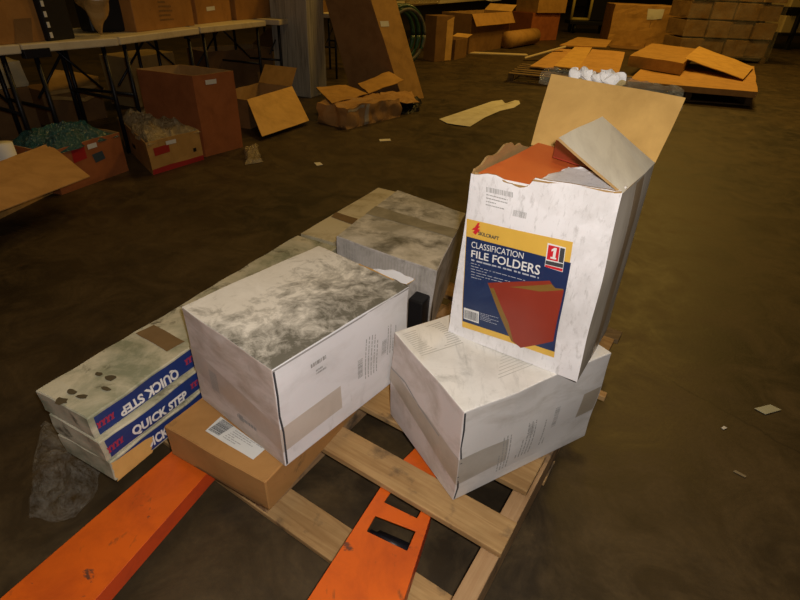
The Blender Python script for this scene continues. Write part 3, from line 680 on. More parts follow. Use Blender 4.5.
# faint barcode and print at the top of the front
qa = [E_.uv_of('left', *q) for q in ((487, 192), (513, 197), (513, 192), (487, 187))]
E_.marks('barcode', 'left', remap(qa, bars(0, 1, 0, 1, 0, 9)), M['ink_grey'], oe_root, 0.0015)
qa = [E_.uv_of('left', *q) for q in ((486, 207), (508, 212), (508, 199), (487, 194))]
E_.marks('printed_lines', 'left', remap(qa, lines(0, 1, 0, 1, 4, 10, 0.3)), M['ink_grey'], oe_root, 0.0015)
qa = [E_.uv_of('left', *q) for q in ((513, 215), (526, 218), (527, 212), (514, 209))]
E_.marks('barcode', 'left', remap(qa, bars(0, 1, 0, 1, 0, 12)), M['ink_grey'], oe_root, 0.0015)
E_.patch('tape_strip', 'right', [(0.38, 0.0), (0.62, 0.0), (0.62, 0.99), (0.38, 0.99)], grimy('brown_tape_edge', (0.40, 0.30, 0.19), [((0.3, 0.2, 0.12), 12, 0.4, 0.7, 0.6, (1, 1, 1), O, 'Object')], 0.4, 0.5, 0.05), oe_root, 0.001, 10, px=False)
# flaps
nb = (TRp-TFp).normalized(); nr = (TFp-TLp).normalized(); TBp = E_.TB
a36 = math.radians(36); vb = UP*math.cos(a36)+nb*math.sin(a36)
fn_ = nr.cross(vb)
def on_flap(x, y):
    r = ray(x, y); o_ = V((0, 0, CAM_H)); return o_+r*((TRp-o_).dot(fn_)/r.dot(fn_))
FTL, FTR = on_flap(551.5, 73.5), on_flap(686, 98)
slab('back_flap', [TBp-nr*0.005, TRp+nr*0.0, FTR, FTL], 0.005, M['kraft_light'], oe_root, 10, 0.003, 2)
a58 = math.radians(-58); vr = UP*math.cos(a58)+nr*math.sin(a58)
flapw = grimy('white_flap_face', (0.78, 0.75, 0.64), [((0.42, 0.38, 0.32), 12, 0.45, 0.75, 0.6, (1, 0.3, 1), O, 'Object')], 0.75, 0.3, 0.08)
slab('side_flap', [TFp+nb*0.004, TRp-nb*0.004, TRp+vr*0.172, TFp+vr*0.172], 0.005, flapw, oe_root, 8, 0.003, 5, M['kraft_in'])
def mid(a, b, k): return a+(b-a)*k
fr0, fr1 = mid(TLp, TFp, 0.44), mid(TLp, TFp, 0.985)
slab('torn_front_flap', [fr0, fr1, fr1+nb*0.045+UP*0.004, fr0+nb*0.105+nr*0.035+UP*0.012], 0.004, efront, oe_root, 12, 0.004, 6, M['kraft_in'], jag=0.010)
# folders inside
folder_o = grimy('orange_folder_card', (0.72, 0.16, 0.035), [((0.60, 0.12, 0.03), 8, 0.4, 0.7, 0.5, (1, 1, 1), O, 'Object')], 0.5, 0.4, 0.03)
folder_r = grimy('brick_red_folder_card', (0.40, 0.045, 0.022), [((0.3, 0.03, 0.02), 8, 0.4, 0.7, 0.5, (1, 1, 1), O, 'Object')], 0.5, 0.4, 0.03)
IN = lambda u, v, z: mid(mid(TLp, TFp, u), mid(TBp, TRp, u), v)+UP*z
o = slab('file_folder', [IN(0.03, 0.035, -0.012), IN(0.93, 0.035, -0.034), IN(0.95, 0.96, -0.020), IN(0.06, 0.96, 0.010)], 0.004, folder_o, None, 8, 0.003, 1)
tag(o, 'orange file folder lying topmost inside the open torn carton', 'folder', 'file folders in the open carton')
o = slab('file_folder', [IN(0.33, 0.60, 0.008), IN(0.95, 0.50, -0.012), IN(0.955, 0.975, 0.0), IN(0.20, 0.975, 0.022)], 0.002, folder_r, None, 8, 0.002, 1)
tag(o, 'brick red file folder at the back of the open torn carton', 'folder', 'file folders in the open carton')
for k in range(5):
    z = -0.052-0.012*k
    o = slab('file_folder', [IN(0.03, 0.04, z), IN(0.92, 0.04, z-0.014), IN(0.93, 0.95, z-0.01), IN(0.05, 0.95, z+0.012)], 0.006, folder_o, None, 6, 0.001, k)
    tag(o, 'file folder stacked under the topmost orange folder inside the open carton', 'folder', 'hidden file folders lower in the open carton')

# ================================================================ background
def carton(name, label, cat, FL, FR, z0=0.0, depth=0.4, top=None, h=None, mat=None, open_=False, group=None, BLtop=None, bbs=0.0, amp=0.006, seed=0.0, seg=10, inner=True, FLw=None, FRw=None):
    P = V(FLw) if FLw is not None else g(*FL, z0); Q = V(FRw) if FRw is not None else g(*FR, z0)
    if h is None: h = max(0.05, hgt(P, top)-z0)
    e = (Q-P); n = V((-e.y, e.x, 0)).normalized()
    if n.y < 0: n = -n
    Bl = P+n*depth
    if BLtop is not None:
        t_ = g(*BLtop, z0+h); Bl = V((t_.x, t_.y, z0))
    hx = Hexa(P, Q, Bl, h, BB=Q+Bl-P-e.normalized()*bbs, TB=Q+Bl-P-e.normalized()*bbs+UP*h, amp=amp, seed=seed, fr=5)
    if open_:
        root = empty(name, (P+Q)/2); tag(root, label, cat, group)
        hx.body('carton_wall', mat or M['kraft'], root, seg=seg, skip=('top',), solid=0.006, rim=lambda f, u, q: 0.004*noise.noise(q*20))
        hx.root = root
    else:
        root = hx.body(name, mat or M['kraft'], None, seg=seg); tag(root, label, cat, group); hx.root = root
        md = root.modifiers.new('bevel', 'BEVEL'); md.width = 0.004; md.limit_method = 'ANGLE'
    hx.n = n; hx.h = h
    return hx
def flap(hx, edge, L, ang, mat=None, skew=0.0, name='flap'):
    a, b = {'front': (hx.TF, hx.TR), 'left': (hx.TL, hx.TF), 'right': (hx.TR, hx.TB), 'back': (hx.TB, hx.TL)}[edge]
    e = (b-a).normalized(); n = V((e.y, -e.x, 0))
    th = math.radians(ang); v = UP*math.cos(th)+n*math.sin(th)
    return slab(name, [a+e*0.004, b-e*0.004, b-e*0.01+v*L+e*skew, a+e*0.01+v*L+e*skew], 0.005, mat or M['kraft_light'], hx.root, 6, 0.004, L)
def sticker(hx, face, u, v, du=0.12, dv=0.07, mat=None, name='sticker'):
    hx.patch(name, face, [(u, v), (u+du, v), (u+du, v+dv), (u, v+dv)], mat or M['label'], hx.root, 0.003, 3, px=False)
TZ = 0.85
# ---- folding tables in a line
def table(pl, pr, label, depth=0.72, z=TZ, th=0.055, group='cream folding tables in a row', brackets=()):
    P, Q = g(*pl, z), g(*pr, z); e = (Q-P).normalized(); n = V((-e.y, e.x, 0))
    if n.y < 0: n = -n
    L = (Q-P).length
    t = empty('folding_table', (P.x, P.y, 0)); tag(t, label, 'table', group)
    boxm('tabletop', P-UP*th, e*(L-0.004), n*depth, UP*th, M['tabletop'], t, 0.008)
    for s in (0.10, L-0.10):
        for d in (0.06, depth-0.08):
            b = P+e*s+n*d
            tube('leg', [V((b.x, b.y, 0.0)), V((b.x, b.y, z-th))], 0.016, M['blackmetal'], t, 8)
        a, b = P+e*s+n*0.06, P+e*s+n*(depth-0.08)
        tube('crossbar', [V((a.x, a.y, 0.42)), V((b.x, b.y, 0.42))], 0.012, M['blackmetal'], t, 6)
        k = 1 if s < L/2 else -1
        a = P+e*s+n*0.2; b = P+e*(s+k*min(0.45, L*0.42))+n*0.2
        tube('brace', [V((a.x, a.y, 0.48)), V((b.x, b.y, z-th))], 0.009, M['blackmetal'], t, 6)
    for s in brackets:
        c = P+e*s
        boxm('edge_bracket', c-n*0.012-UP*(th+0.03), e*0.17, n*0.05, UP*0.055, M['blackmetal'], t, 0.003)
    return t
table((-75, 51), (20, 44.5), 'cream folding table at the far left edge, with an orange carton on it', brackets=())
table((20.5, 44.5), (118, 37.5), 'cream folding table carrying the black banded crate and a brown sack', brackets=(0.0,))
table((119, 37), (199, 27.5), 'cream folding table with a large taped kraft carton on top', brackets=())
table((200, 27), (266, 20.5), 'cream folding table with two cartons side by side, above the dark open boxes', brackets=(-0.2,))
table((279, 20), (312, 15.5), 'short cream table end beside the wrapped grey stack')
table((336, 14), (362, 11), 'small far table with dark legs, seen between the grey stack and the leaning carton', depth=0.6, group=None)
table((392, 4.5), (505, -3), 'far cream table behind the green hose reel', group=None)

# ---- things on the tables
sackm = grimy('brown_sack', (0.48, 0.29, 0.10), [((0.6, 0.5, 0.3), 14, 0.62, 0.75, 0.8, (1, 1, 1), O, 'Object'), ((0.1, 0.06, 0.02), 8, 0.5, 0.7, 0.6, (1, 1, 1), (3, 0, 0), 'Object')], 0.35, 0.6, 0.5, 25)
hx = carton('kraft_carton', 'orange kraft carton with a dark panel, on the leftmost folding table', 'box', (-30, 48), (47, 41), TZ, 0.34, h=0.34, mat=M['kraft_o'], seed=1)
hx.patch('dark_panel', 'right', [(15, 44), (33, 42), (31, 18), (13, 19)], M['kraft_dark'], hx.root, 0.003, 3)
# black banded crate
P = g(50, 41.5, TZ); Q = g(76, 38.5, TZ); e = (Q-P).normalized(); n = V((-e.y, e.x, 0))
cr = empty('plastic_crate', P); tag(cr, 'black crate with white dashes down its edge, next to the orange carton', 'crate')
boxm('crate_body', P, (Q-P), n*0.30, UP*0.42, M['black'], cr, 0.01)
for k in range(6):
    boxm('white_dash', P+e*0.015-n*0.004+UP*(0.02+0.062*k), e*0.022, n*0.005, UP*0.034, M['label'], cr, 0.001)
# black bin added to fill the dark area behind the sack
P_ = g(84, 37.5, TZ); P_ = P_+V((-0.10, 0.30, 0)); tag(boxm('dark_backdrop', P_, (0.19, 0.24, 0), (-0.17, 0.14, 0), (0, 0, 0.40), M['black'], None, 0.02), 'black bin added on the table to darken the area behind the shiny brown sack', 'bin')
# brown sack
bm = bmesh.new(); P = g(93, 37.0, TZ)
bmesh.ops.create_icosphere(bm, subdivisions=4, radius=1)
for v in bm.verts:
    z = (v.co.z+1)/2; wd = 0.03+0.11*min(1, z*1.5); q = V((v.co.x*wd*1.1, v.co.y*wd*0.8, z*0.42)); v.co = wobble(q, 0.03, 9, 2)+V((P.x, P.y+0.12, TZ+0.012))
    v.co.z = max(v.co.z, TZ+0.002)
me = bpy.data.meshes.new('sack'); bm.to_mesh(me); bm.free(); me.materials.append(sackm)
o = bpy.data.objects.new('sack', me); col.objects.link(o); tag(o, 'shiny brown plastic sack tapering to its base, on the table by the black crate', 'bag')
hx = carton('kraft_carton', 'large kraft carton with faded print and a pale sticker, on the third folding table', 'box', (137, 32.5), (195, 25.5), TZ, 0.45, h=0.42, mat=M['kraft_o'], seed=2)
sticker(hx, 'right', 0.48, 0.60, 0.2, 0.09); hx.marks('printed_lines', 'right', lines(0.40, 0.62, 0.10, 0.50, 5, 31, 0.4), M['kraft_dark'], hx.root, 0.003)
hx = carton('kraft_carton', 'kraft carton with one small pale sticker, on the table beside the larger carton', 'box', (198, 24.5), (232, 20.5), TZ, 0.45, h=0.36, mat=M['kraft_o'], seed=3)
sticker(hx, 'right', 0.28, 0.30, 0.24, 0.10)
hx = carton('kraft_carton', 'light kraft carton at the right-hand end of the fourth folding table', 'box', (237, 20.5), (302, 14.5), TZ, 0.4, h=0.35, mat=M['kraft_o'], seed=4)
hx = carton('kraft_carton', 'dark carton on the small far table', 'box', (318, 13.0), (347, 10), TZ, 0.4, h=0.3, mat=M['kraft_dark'], seed=5)
# coil of white cable on far table
cpt = g(492, 4, TZ)
pts = [cpt+V((0.30*math.cos(a*0.5)*(1+0.05*math.sin(a*3)), 0.12*math.sin(a*0.9), 0.05+0.16+0.15*math.sin(a*0.5))) for a in [i*0.35 for i in range(80)]]
tag(tube('cable_coil', pts, 0.012, M['label'], None, 6), 'loose coil of white cable lying on the far cream table', 'cable')
tag(crumple('plastic_bag', [g(405, 4.5, TZ), g(440, 3, TZ), g(440, 0, TZ), g(405, 1, TZ)], M['plastic_bag'], 0.06, 3), 'pale crumpled bag on the left end of the far table', 'bag')

# ---- things under and in front of the tables
hx = carton('fruit_box', 'red and brown printed box full of teal plastic bags, under the leftmost tables', 'box', (62, 195), (129, 170.5), 0, 0.42, h=0.285, mat=M['kraft_red'], open_=True, seed=6)
sticker(hx, 'right', 0.50, 0.80, 0.13, 0.11); hx.patch('red_panel', 'right', [(0.28, 0.60), (0.46, 0.62), (0.46, 0.98), (0.28, 0.98)], plain('red_box_print', (0.35, 0.015, 0.015)), hx.root, 0.002, 4, px=False)
hx.patch('blue_panel', 'right', [(0.55, 0.45), (0.70, 0.48), (0.68, 0.68), (0.53, 0.66)], plain('dull_blue_print', (0.04, 0.06, 0.08)), hx.root, 0.002, 4, px=False)
tealb = crumple('teal_plastic_bag', [hx.TF+UP*-0.03, hx.TR+UP*-0.03, hx.TB-UP*0.03, hx.TL-UP*0.03], M['plastic_blue'], 0.10, 5, 36, fr=9)
tag(tealb, 'heap of shiny teal plastic film in the printed box under the table', 'bag')
hx = carton('fruit_box', 'printed fruit box with a red lower edge beside the tall red-brown carton', 'box', (153, 175), (204, 159.5), 0, 0.42, h=0.235, mat=M['kraft'], open_=True, seed=7, BLtop=(117, 117), bbs=0.14)
sticker(hx, 'right', 0.34, 0.78, 0.18, 0.12)
hx.patch('red_strip', 'right', [(0.0, 0.0), (1, 0.0), (1, 0.17), (0, 0.17)], plain('red_strip_print', (0.33, 0.02, 0.02)), hx.root, 0.002, 6, px=False)
hx.patch('red_panel', 'right', [(0.10, 0.55), (0.38, 0.55), (0.38, 0.80), (0.10, 0.80)], plain('red_panel_print', (0.32, 0.02, 0.015)), hx.root, 0.002, 4, px=False)
hx.patch('hand_hole', 'right', [(0.82, 0.36), (0.88, 0.36), (0.88, 0.48), (0.82, 0.48)], M['black'], hx.root, 0.002, 3, px=False)
hx.patch('hand_hole', 'left', [(0.45, 0.36), (0.55, 0.36), (0.55, 0.50), (0.45, 0.50)], M['black'], hx.root, 0.002, 3, px=False)
cb = crumple('clear_plastic_bag', [hx.TF-UP*0.02, hx.TR-UP*0.02, hx.TB-UP*0.02, hx.TL-UP*0.02], M['plastic_bag'], 0.09, 8, 34, fr=9)
tag(cb, 'heap of cloudy clear bags in the fruit box beside the tall red-brown carton', 'bag')
hx = carton('tall_carton', 'tall open red-brown carton with a white sticker, in front of the third table', 'box', (206, 157), (243, 147), 0, 0.5, top=76, mat=M['kraft_red'], open_=True, seed=8, BLtop=(136, 69))
sticker(hx, 'right', 0.28, 0.88, 0.26, 0.055)
# box with a lit hanging flap
z1 = 0.27
Pa, Pb = g(247, 100, z1), g(292, 86.5, z1)
hx = carton('open_carton', 'open carton with a large light flap hanging to the floor, right of the tall carton', 'box', None, None, 0, 0.42, h=z1, mat=M['kraft_dark'], open_=True, seed=9, FLw=(Pa.x, Pa.y, 0), FRw=(Pb.x, Pb.y, 0))
f_ = slab('flap', [Pa, Pb, g(309, 121, 0.04), g(262, 137, 0.04)], 0.006, M['kraft_light'], hx.root, 6, 0.003, 2)
flap(hx, 'right', 0.22, 40, M['kraft'])
link('sticker', [g(273, 95, 0.235)+UP*0.012-hx.n*0.012, g(280, 93, 0.235)+UP*0.012-hx.n*0.012, g(280, 96, 0.225)+UP*0.012-hx.n*0.012, g(274, 98, 0.225)+UP*0.012-hx.n*0.012], [(0, 3, 2, 1)], M['label'], hx.root)
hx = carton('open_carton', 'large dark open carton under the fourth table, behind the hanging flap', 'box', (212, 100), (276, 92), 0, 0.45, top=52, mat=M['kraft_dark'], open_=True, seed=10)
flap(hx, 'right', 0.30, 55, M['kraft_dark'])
hx = carton('open_carton', 'small carton with a reddish print band, against the wrapped grey stack', 'box', (277, 98), (303, 93), 0, 0.3, top=75, mat=M['kraft'], open_=True, seed=11)
hx.patch('red_panel', 'right', [(0.1, 0.55), (0.9, 0.55), (0.9, 0.85), (0.1, 0.85)], plain('faded_red_print', (0.25, 0.05, 0.02)), hx.root, 0.002, 4, px=False)
flap(hx, 'right', 0.2, 40, M['kraft'])
# wrapped grey stack
greym = grimy('grey_ribbed_stack', (0.46, 0.43, 0.36), [((0.12, 0.11, 0.09), 40, 0.45, 0.65, 0.7, (1, 1, 0.04), O, 'Object'), ((0.40, 0.37, 0.28), 9, 0.5, 0.7, 0.4, (1, 1, 0.3), (2, 0, 0), 'Object')], 0.4, 0.5, 0.3, 30)
hx = carton('wrapped_stack', 'tall grey stack wrapped in film, standing at the end of the table row', 'stack', (311, 98), (327, 93), 0, 0.5, h=1.35, mat=greym, seed=12, BLtop=None)
# long leaning carton
P, Q, Rr = g(403, 101), g(424, 98), g(352, 96)
T = g(371, 0, 1.07)-P; T2 = g(398, 0, 1.07)-Q
T3 = T
S = 1.5
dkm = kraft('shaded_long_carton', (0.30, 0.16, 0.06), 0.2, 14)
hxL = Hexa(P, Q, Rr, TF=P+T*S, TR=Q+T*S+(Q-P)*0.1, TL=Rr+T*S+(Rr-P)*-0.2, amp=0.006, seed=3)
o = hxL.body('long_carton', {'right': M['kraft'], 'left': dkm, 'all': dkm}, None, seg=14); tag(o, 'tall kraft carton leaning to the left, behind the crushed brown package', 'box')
hxL.root = o; hxL.patch('sticker', 'right', [(381, 26.5), (389, 26.5), (388, 21), (380, 21)], M['label'], o, 0.003, 3)
# flattened taped package
pkm = kraft('creased_package', (0.42, 0.235, 0.09), 0.55, 21, 0.55)
hxP = Hexa(g(347, 129.5), g(400, 116.5), g(318, 122), H=0.20, amp=0.034, seed=15, fr=8)
o = hxP.body('crushed_package', pkm, None, seg=22); tag(o, 'crushed brown package wrapped with tape, on the floor in front of the leaning carton', 'package'); hxP.root = o
hxP.patch('shiny_tape', 'right', [(0.02, 0.80), (0.30, 0.80), (0.30, 0.92), (0.02, 0.95)], M['tape'], o, 0.004, 6, px=False)
hxP.patch('shiny_tape', 'right', [(0.30, 0.05), (0.36, 0.05), (0.38, 0.95), (0.33, 0.95)], M['tape'], o, 0.004, 6, px=False)
slab('flap', [g(332, 103, 0.22), g(368, 93.5, 0.22), g(346, 85, 0.24), g(316, 87, 0.26)], 0.006, M['kraft'], o, 8, 0.012, 3)
slab('flap', [g(369, 93, 0.23), g(404, 80, 0.27), g(389, 71, 0.33), g(358, 84, 0.25)], 0.006, M['kraft'], o, 8, 0.012, 5)
slab('flap', [g(385, 101, 0.20), g(418, 103, 0.10), g(412, 92, 0.12), g(380, 92, 0.22)], 0.006, pkm, o, 8, 0.03, 8)
tag(crumple('black_bag', [g(395, 116), g(420, 112), g(420, 101), g(398, 104)], M['black'], 0.09, 4, 18), 'crumpled black bag on the floor at the right end of the crushed package', 'bag')
# green hose reel
hc = g(414, 68)
greenm = plain('dark_green_hose', (0.015, 0.055, 0.035), 0.35, 0.5)
hs = empty('hose_reel', hc); tag(hs, 'coiled dark green hose standing upright beside the leaning carton', 'hose')
for k in range(6):
    pts = []; R_ = 0.44-0.05*(k % 2)
    for i in range(41):
        a = 2*math.pi*i/40
        pts.append(V((hc.x-0.38+R_*math.cos(a)*0.75+0.048*k, hc.y+0.55*R_*math.cos(a)+0.03*k, 0.48+R_*math.sin(a))))
    tube('hose_loop', pts, 0.034, greenm if k != 5 else plain('grey_hose', (0.10, 0.10, 0.09), 0.4), hs, 8)
hx = carton('narrow_carton', 'narrow upright carton with an orange edge, right of the green hose', 'box', (434, 62), (451, 61), 0, 0.35, top=16, mat=M['kraft_dark'], seed=16)
hx.patch('orange_edge', 'right', [(0.6, 0.02), (0.98, 0.02), (0.98, 0.98), (0.6, 0.9)], M['kraft_light'], hx.root, 0.003, 6, px=False)
hx = carton('open_carton', 'small dark carton with one bright flap open, next to the narrow upright carton', 'box', (454, 60), (466, 57), 0, 0.35, top=40, mat=M['kraft_dark'], open_=True, seed=17)
flap(hx, 'right', 0.25, 80, M['kraft_light'])
hx = carton('open_carton', 'large worn carton with raised flaps under the far table', 'box', (468, 54), (507, 47), 0, 0.7, top=14, mat=M['kraft_dark'], open_=True, seed=18)
flap(hx, 'right', 0.30, 65, M['kraft_light']); flap(hx, 'front', 0.25, 150, M['kraft'])
tpts = [g(507, 40, 0.18), g(534, 36, 0.18)]
o = tube('cardboard_roll', tpts, 0.18, M['kraft'], None, 18); tag(o, 'brown paper roll lying on the floor beyond the far table', 'roll')
hx = carton('kraft_carton', 'red-brown carton on the floor right of the paper roll', 'box', (529, 41), (556, 40), 0, 0.8, top=13, mat=M['kraft_red'], seed=19)
zt_ = hx.h
hx = carton('kraft_carton', 'carton stacked on the red-brown carton right of the paper roll', 'box', None, None, zt_+0.005, 0.8, h=0.7, mat=M['kraft'], seed=20, FLw=hx.TF+V((0.1, 0, 0.005)), FRw=hx.TR+V((0.12, 0, 0.005)))
# cart with pale yellow frame
cp = g(590, 34)
ct = empty('hand_cart', cp); tag(ct, 'dark wheeled cart carrying a pale yellow frame, left of the large labelled carton', 'cart')
boxm('cart_deck', cp+V((-0.7, 0, 0.25)), (1.3, 0, 0), (0, 0.7, 0), (0, 0, 0.10), M['blackmetal'], ct, 0.01)
boxm('cart_body', cp+V((-0.1, 0.25, 0.35)), (0.75, 0, 0), (0, 0.45, 0), (0, 0, 0.9), M['blackmetal'], ct, 0.03)
for x in (-0.55, 0.45):
    for y in (0.08, 0.6):
        tube('wheel', [cp+V((x, y, 0.125)), cp+V((x+0.06, y, 0.125))], 0.125, M['blackmetal'], ct, 16)
yel = plain('pale_yellow_paint', (0.45, 0.36, 0.10), 0.5)
A0, A1 = g(571, 19, 0.40), g(586, 20, 0.40)
fw_ = V((A1.x-A0.x, 0, 0)); base_ = cp+V((-0.68, 0.05, 0.38)); wd = 0.55
for a, b in (((0, 0, 0), (0, 0, 0.85)), ((wd, 0, 0), (wd, 0, 0.85)), ((0, 0, 0.02), (wd, 0, 0.02)), ((0, 0, 0.83), (wd, 0, 0.83))):
    tube('frame_bar', [base_+V(a), base_+V(b)], 0.045, yel, ct, 8)
# big labelled carton
hx = carton('gaylord_carton', 'large brown bulk carton with a white label high on its front', 'box', (606, 46), (677, 50), 0, 1.3, top=4, mat=M['kraft'], seed=22, amp=0.02)
hx.patch('white_label', 'right', [(646.5, 20), (661.5, 18.5), (664.5, 9), (648, 9)], M['label'], hx.root, 0.008, 4)
seam(hx, 'right', [(0.54, 0.0), (0.54, 1.0)], hx.root, 0.006, M['kraft_dark'])
flap(hx, 'front', 0.45, -20, M['kraft']) if False else flap(hx, 'right', 0.3, 20, M['kraft'])
# pallet of wrapped cartons
P, Q = g(676, 60), g(765, 64); e = (Q-P); ncol, nrow = 4, 5
stm = kraft('dusty_stacked_carton', (0.40, 0.26, 0.12), 0.5, 30, 0.5)
n_ = V((-e.y, e.x, 0)).normalized(); pz = 0.12
fp = empty('wooden_pallet', P); tag(fp, 'dark pallet carrying the film-wrapped wall of cartons', 'pallet')
for s in (0, 0.47, 0.94): boxm('stringer', P+e*s, e*0.05, n_*1.1, UP*0.095, M['wood_far'], fp, 0.004)
for s in range(5): boxm('deck_board', P+n_*(0.25*s)+UP*0.097, e*0.99, n_*0.1, UP*0.02, M['wood_far'], fp, 0.003)
rh = 0.34
pos = ('leftmost', 'second from left', 'second from right', 'rightmost'); rows = ('bottom', 'second', 'middle', 'fourth', 'top')
for r in range(nrow):
    for c in range(ncol):
        sh = (0.022*((r*7+c*3) % 5)-0.02)
        a = P+e*((c+0.012)/ncol)+n_*(0.01+sh+0.02)+UP*(pz+r*rh+0.001)
        b = P+e*((c+0.95)/ncol)+n_*(0.01+sh+0.02)+UP*(pz+r*rh+0.001)
        hx = carton('stacked_carton', '%s kraft carton in the %s row of the film-wrapped pallet stack' % (pos[c], rows[r]), 'box', None, None, 0, 0.95, h=rh-0.035, mat=stm, group='film-wrapped cartons on the far right pallet', seed=r*4+c, FLw=a, FRw=b, amp=0.008, seg=6)
vs, fs = [], []
ns = 40
for j in range(15):
    for i in range(ns+1):
        u = i/ns
        if u < 0.7: q = P+e*(u/0.7)-n_*0.03
        else: q = Q+e.normalized()*0.03+n_*((u-0.7)/0.3*0.95)
        if u == 0: q = q-e.normalized()*0.03
        q = q+UP*(0.05+j/14*(pz+nrow*rh))
        vs.append(wobble(q, 0.012, 5, 2))
for j in range(14):
    for i in range(ns):
        k = j*(ns+1)+i; fs.append((k, k+1, k+ns+2, k+ns+1))
wr = link('stretch_film', vs, fs, plastic_mat('stretch_film', (0.90, 0.87, 0.80), 0.93, 0.15, 7, 0.9)); tag(wr, 'clear stretch film around the stacked cartons at the far right', 'film')
# rack at the right edge
rk = empty('storage_rack', g(786, 48)); tag(rk, 'dark metal rack holding cream boxes at the right edge of the picture', 'shelf')
b0 = g(786, 50); ex = V((0.8, 0.25, 0)).normalized(); ey = V((-ex.y, ex.x, 0))
for s, d in ((0, 0), (1.9, 0), (0, 0.8), (1.9, 0.8)):
    q = b0+ex*s+ey*d; boxm('post', q, ex*0.09, ey*0.09, UP*2.4, M['blackmetal'], rk, 0.004)
for z in (0.35, 0.95, 1.55):
    boxm('rack_shelf', b0-ex*0.35+UP*z, ex*2.4, ey*0.85, UP*0.06, M['blackmetal'], rk, 0.004)
creamm = plain('cream_box', (0.50, 0.40, 0.20))
k = 0
for zi, z in enumerate((0.41, 1.01, 1.61)):
    for s in range(4):
        q = b0-ex*0.32+ex*(0.56*s)+ey*0.1+UP*(z+0.002)
        o = boxm('cream_box', q, ex*0.48, ey*0.6, UP*0.40, creamm, None, 0.01)
        tag(o, 'cream box on the %s shelf of the dark rack, %s from its left end' % (('lowest', 'middle', 'upper')[zi], ('first', 'second', 'third', 'fourth')[s]), 'box', 'cream boxes on the dark rack')
# far pallets with flattened cardboard
def far_pallet(FL, FR, dep, label, z=0.13):
    P, Q = g(*FL), g(*FR); e = Q-P; n = V((-e.y, e.x, 0)).normalized()
    t = empty('wooden_pallet', P); tag(t, label, 'pallet')
    for s in (0, 0.475, 0.95): boxm('stringer', P+e*s+UP*0.022, e*0.05, n*dep, UP*(z-0.045), M['wood_far'], t, 0.004)
    for k in range(6): boxm('deck_board', P+n*(k*(dep-0.11)/5)+UP*(z-0.021), e, n*0.11, UP*0.02, M['wood_far'], t, 0.003)
    for k in range(2): boxm('bottom_board', P+n*(k*(dep-0.1)), e, n*0.1, UP*0.02, M['wood_far'], t, 0.003)
    return P, e, n
far_pallet((507, 82), (618, 93), 1.25, 'old dark pallet under loose cardboard sheets, left of the two far pallets')
far_pallet((625, 97), (750, 106), 1.15, 'old dark pallet under a flattened carton and open lid, right of the two far pallets')
def sheet(pts, zs, label, mat=None, th=0.02, amp=0.008, seed=0, group='loose cardboard sheets on the left far pallet', name='cardboard_sheet', cat='cardboard'):
    o = slab(name, [g(*p_, z_) for p_, z_ in zip(pts, zs)], th, mat or M['kraft'], None, 6, amp, seed); tag(o, label, cat, group); return o
ks = kraft('bright_kraft', (0.55, 0.31, 0.11), 0.12, 9)  # brighter, slightly orange kraft base tone
sheet([(530, 66), (556, 69), (580, 49), (560, 47)], [0.17]*4, 'cardboard sheet at the left front of the left far pallet, beside a pale strip', ks, seed=1)
sheet([(554, 66), (579, 69), (593, 46), (578, 44)], [0.22]*4, 'narrow light cardboard sheet in the middle of the left far pallet', M['kraft_light'], seed=2)
sheet([(577, 70), (618, 76), (625, 52), (592, 49)], [0.25]*4, 'broad cardboard sheet at the right of the left far pallet, above the white tissue', ks, seed=3)
sheet([(560, 45), (606, 47), (612, 40), (578, 37)], [0.24]*4, 'cardboard sheet at the very back of the left far pallet', M['kraft'], seed=4)
sheet([(610, 47), (655, 51), (656, 45), (612, 44)], [0.03]*4, 'thin dark cardboard sheet between the two far pallets, below the bulk carton', M['kraft_dark'], seed=5, group=None)
sheet([(628, 81), (758, 92), (754, 66), (648, 62)], [0.215]*4, 'thick flattened carton covering the right far pallet', ks, 0.075, 0.01, 6, None, 'flattened_carton', 'box')
hxf = Hexa(g(627, 66, 0.225), g(680, 75, 0.225), g(650, 52, 0.225), 0.16, amp=0.012, seed=6)
o = hxf.body('long_flat_carton', M['kraft'], None, seg=12); tag(o, 'long shallow kraft carton lying on the right far pallet', 'box')
sheet([(685, 58), (743, 79), (754, 67), (699, 46)], [0.39, 0.25, 0.25, 0.42], 'open bent lid of cardboard propped over the right far pallet', M['kraft_light'], 0.01, 0.012, 8, None, 'cardboard_sheet')
# torn film and white paper clinging behind the top edge of the open carton's back flap
fa, fb = FTL+nb*0.012, FTR+nb*0.012
def ft(k, up, back): return mid(fa, fb, k)+UP*up+nb*back
crumple('torn_film', [ft(-0.12, -0.035, 0.0), ft(0.98, -0.035, 0.0), ft(0.96, 0.006, 0.035), ft(-0.10, 0.0, 0.035)], plastic_mat('torn_clear_film', (0.80, 0.70, 0.45), 0.78, 0.12, 90, 1.0), 0.020, 3, 44, oe_root, 34)
for k, (u, sx) in enumerate(((0.22, 0.028), (0.42, 0.034))):
    bm = bmesh.new(); c = ft(u, 0.004, 0.022); bmesh.ops.create_icosphere(bm, subdivisions=4, radius=1)
    for v in bm.verts:
        q = nr*v.co.x*sx*1.2+nb*v.co.y*sx*0.6+UP*v.co.z*sx*0.62; v.co = wobble(q+c, 0.016, 55, k*3)
    me = bpy.data.meshes.new('torn_paper'); bm.to_mesh(me); bm.free(); me.materials.append(M['tissue'])
    o = bpy.data.objects.new('torn_paper', me); col.objects.link(o); o.parent = oe_root; o.matrix_parent_inverse = world_of(oe_root).inverted()
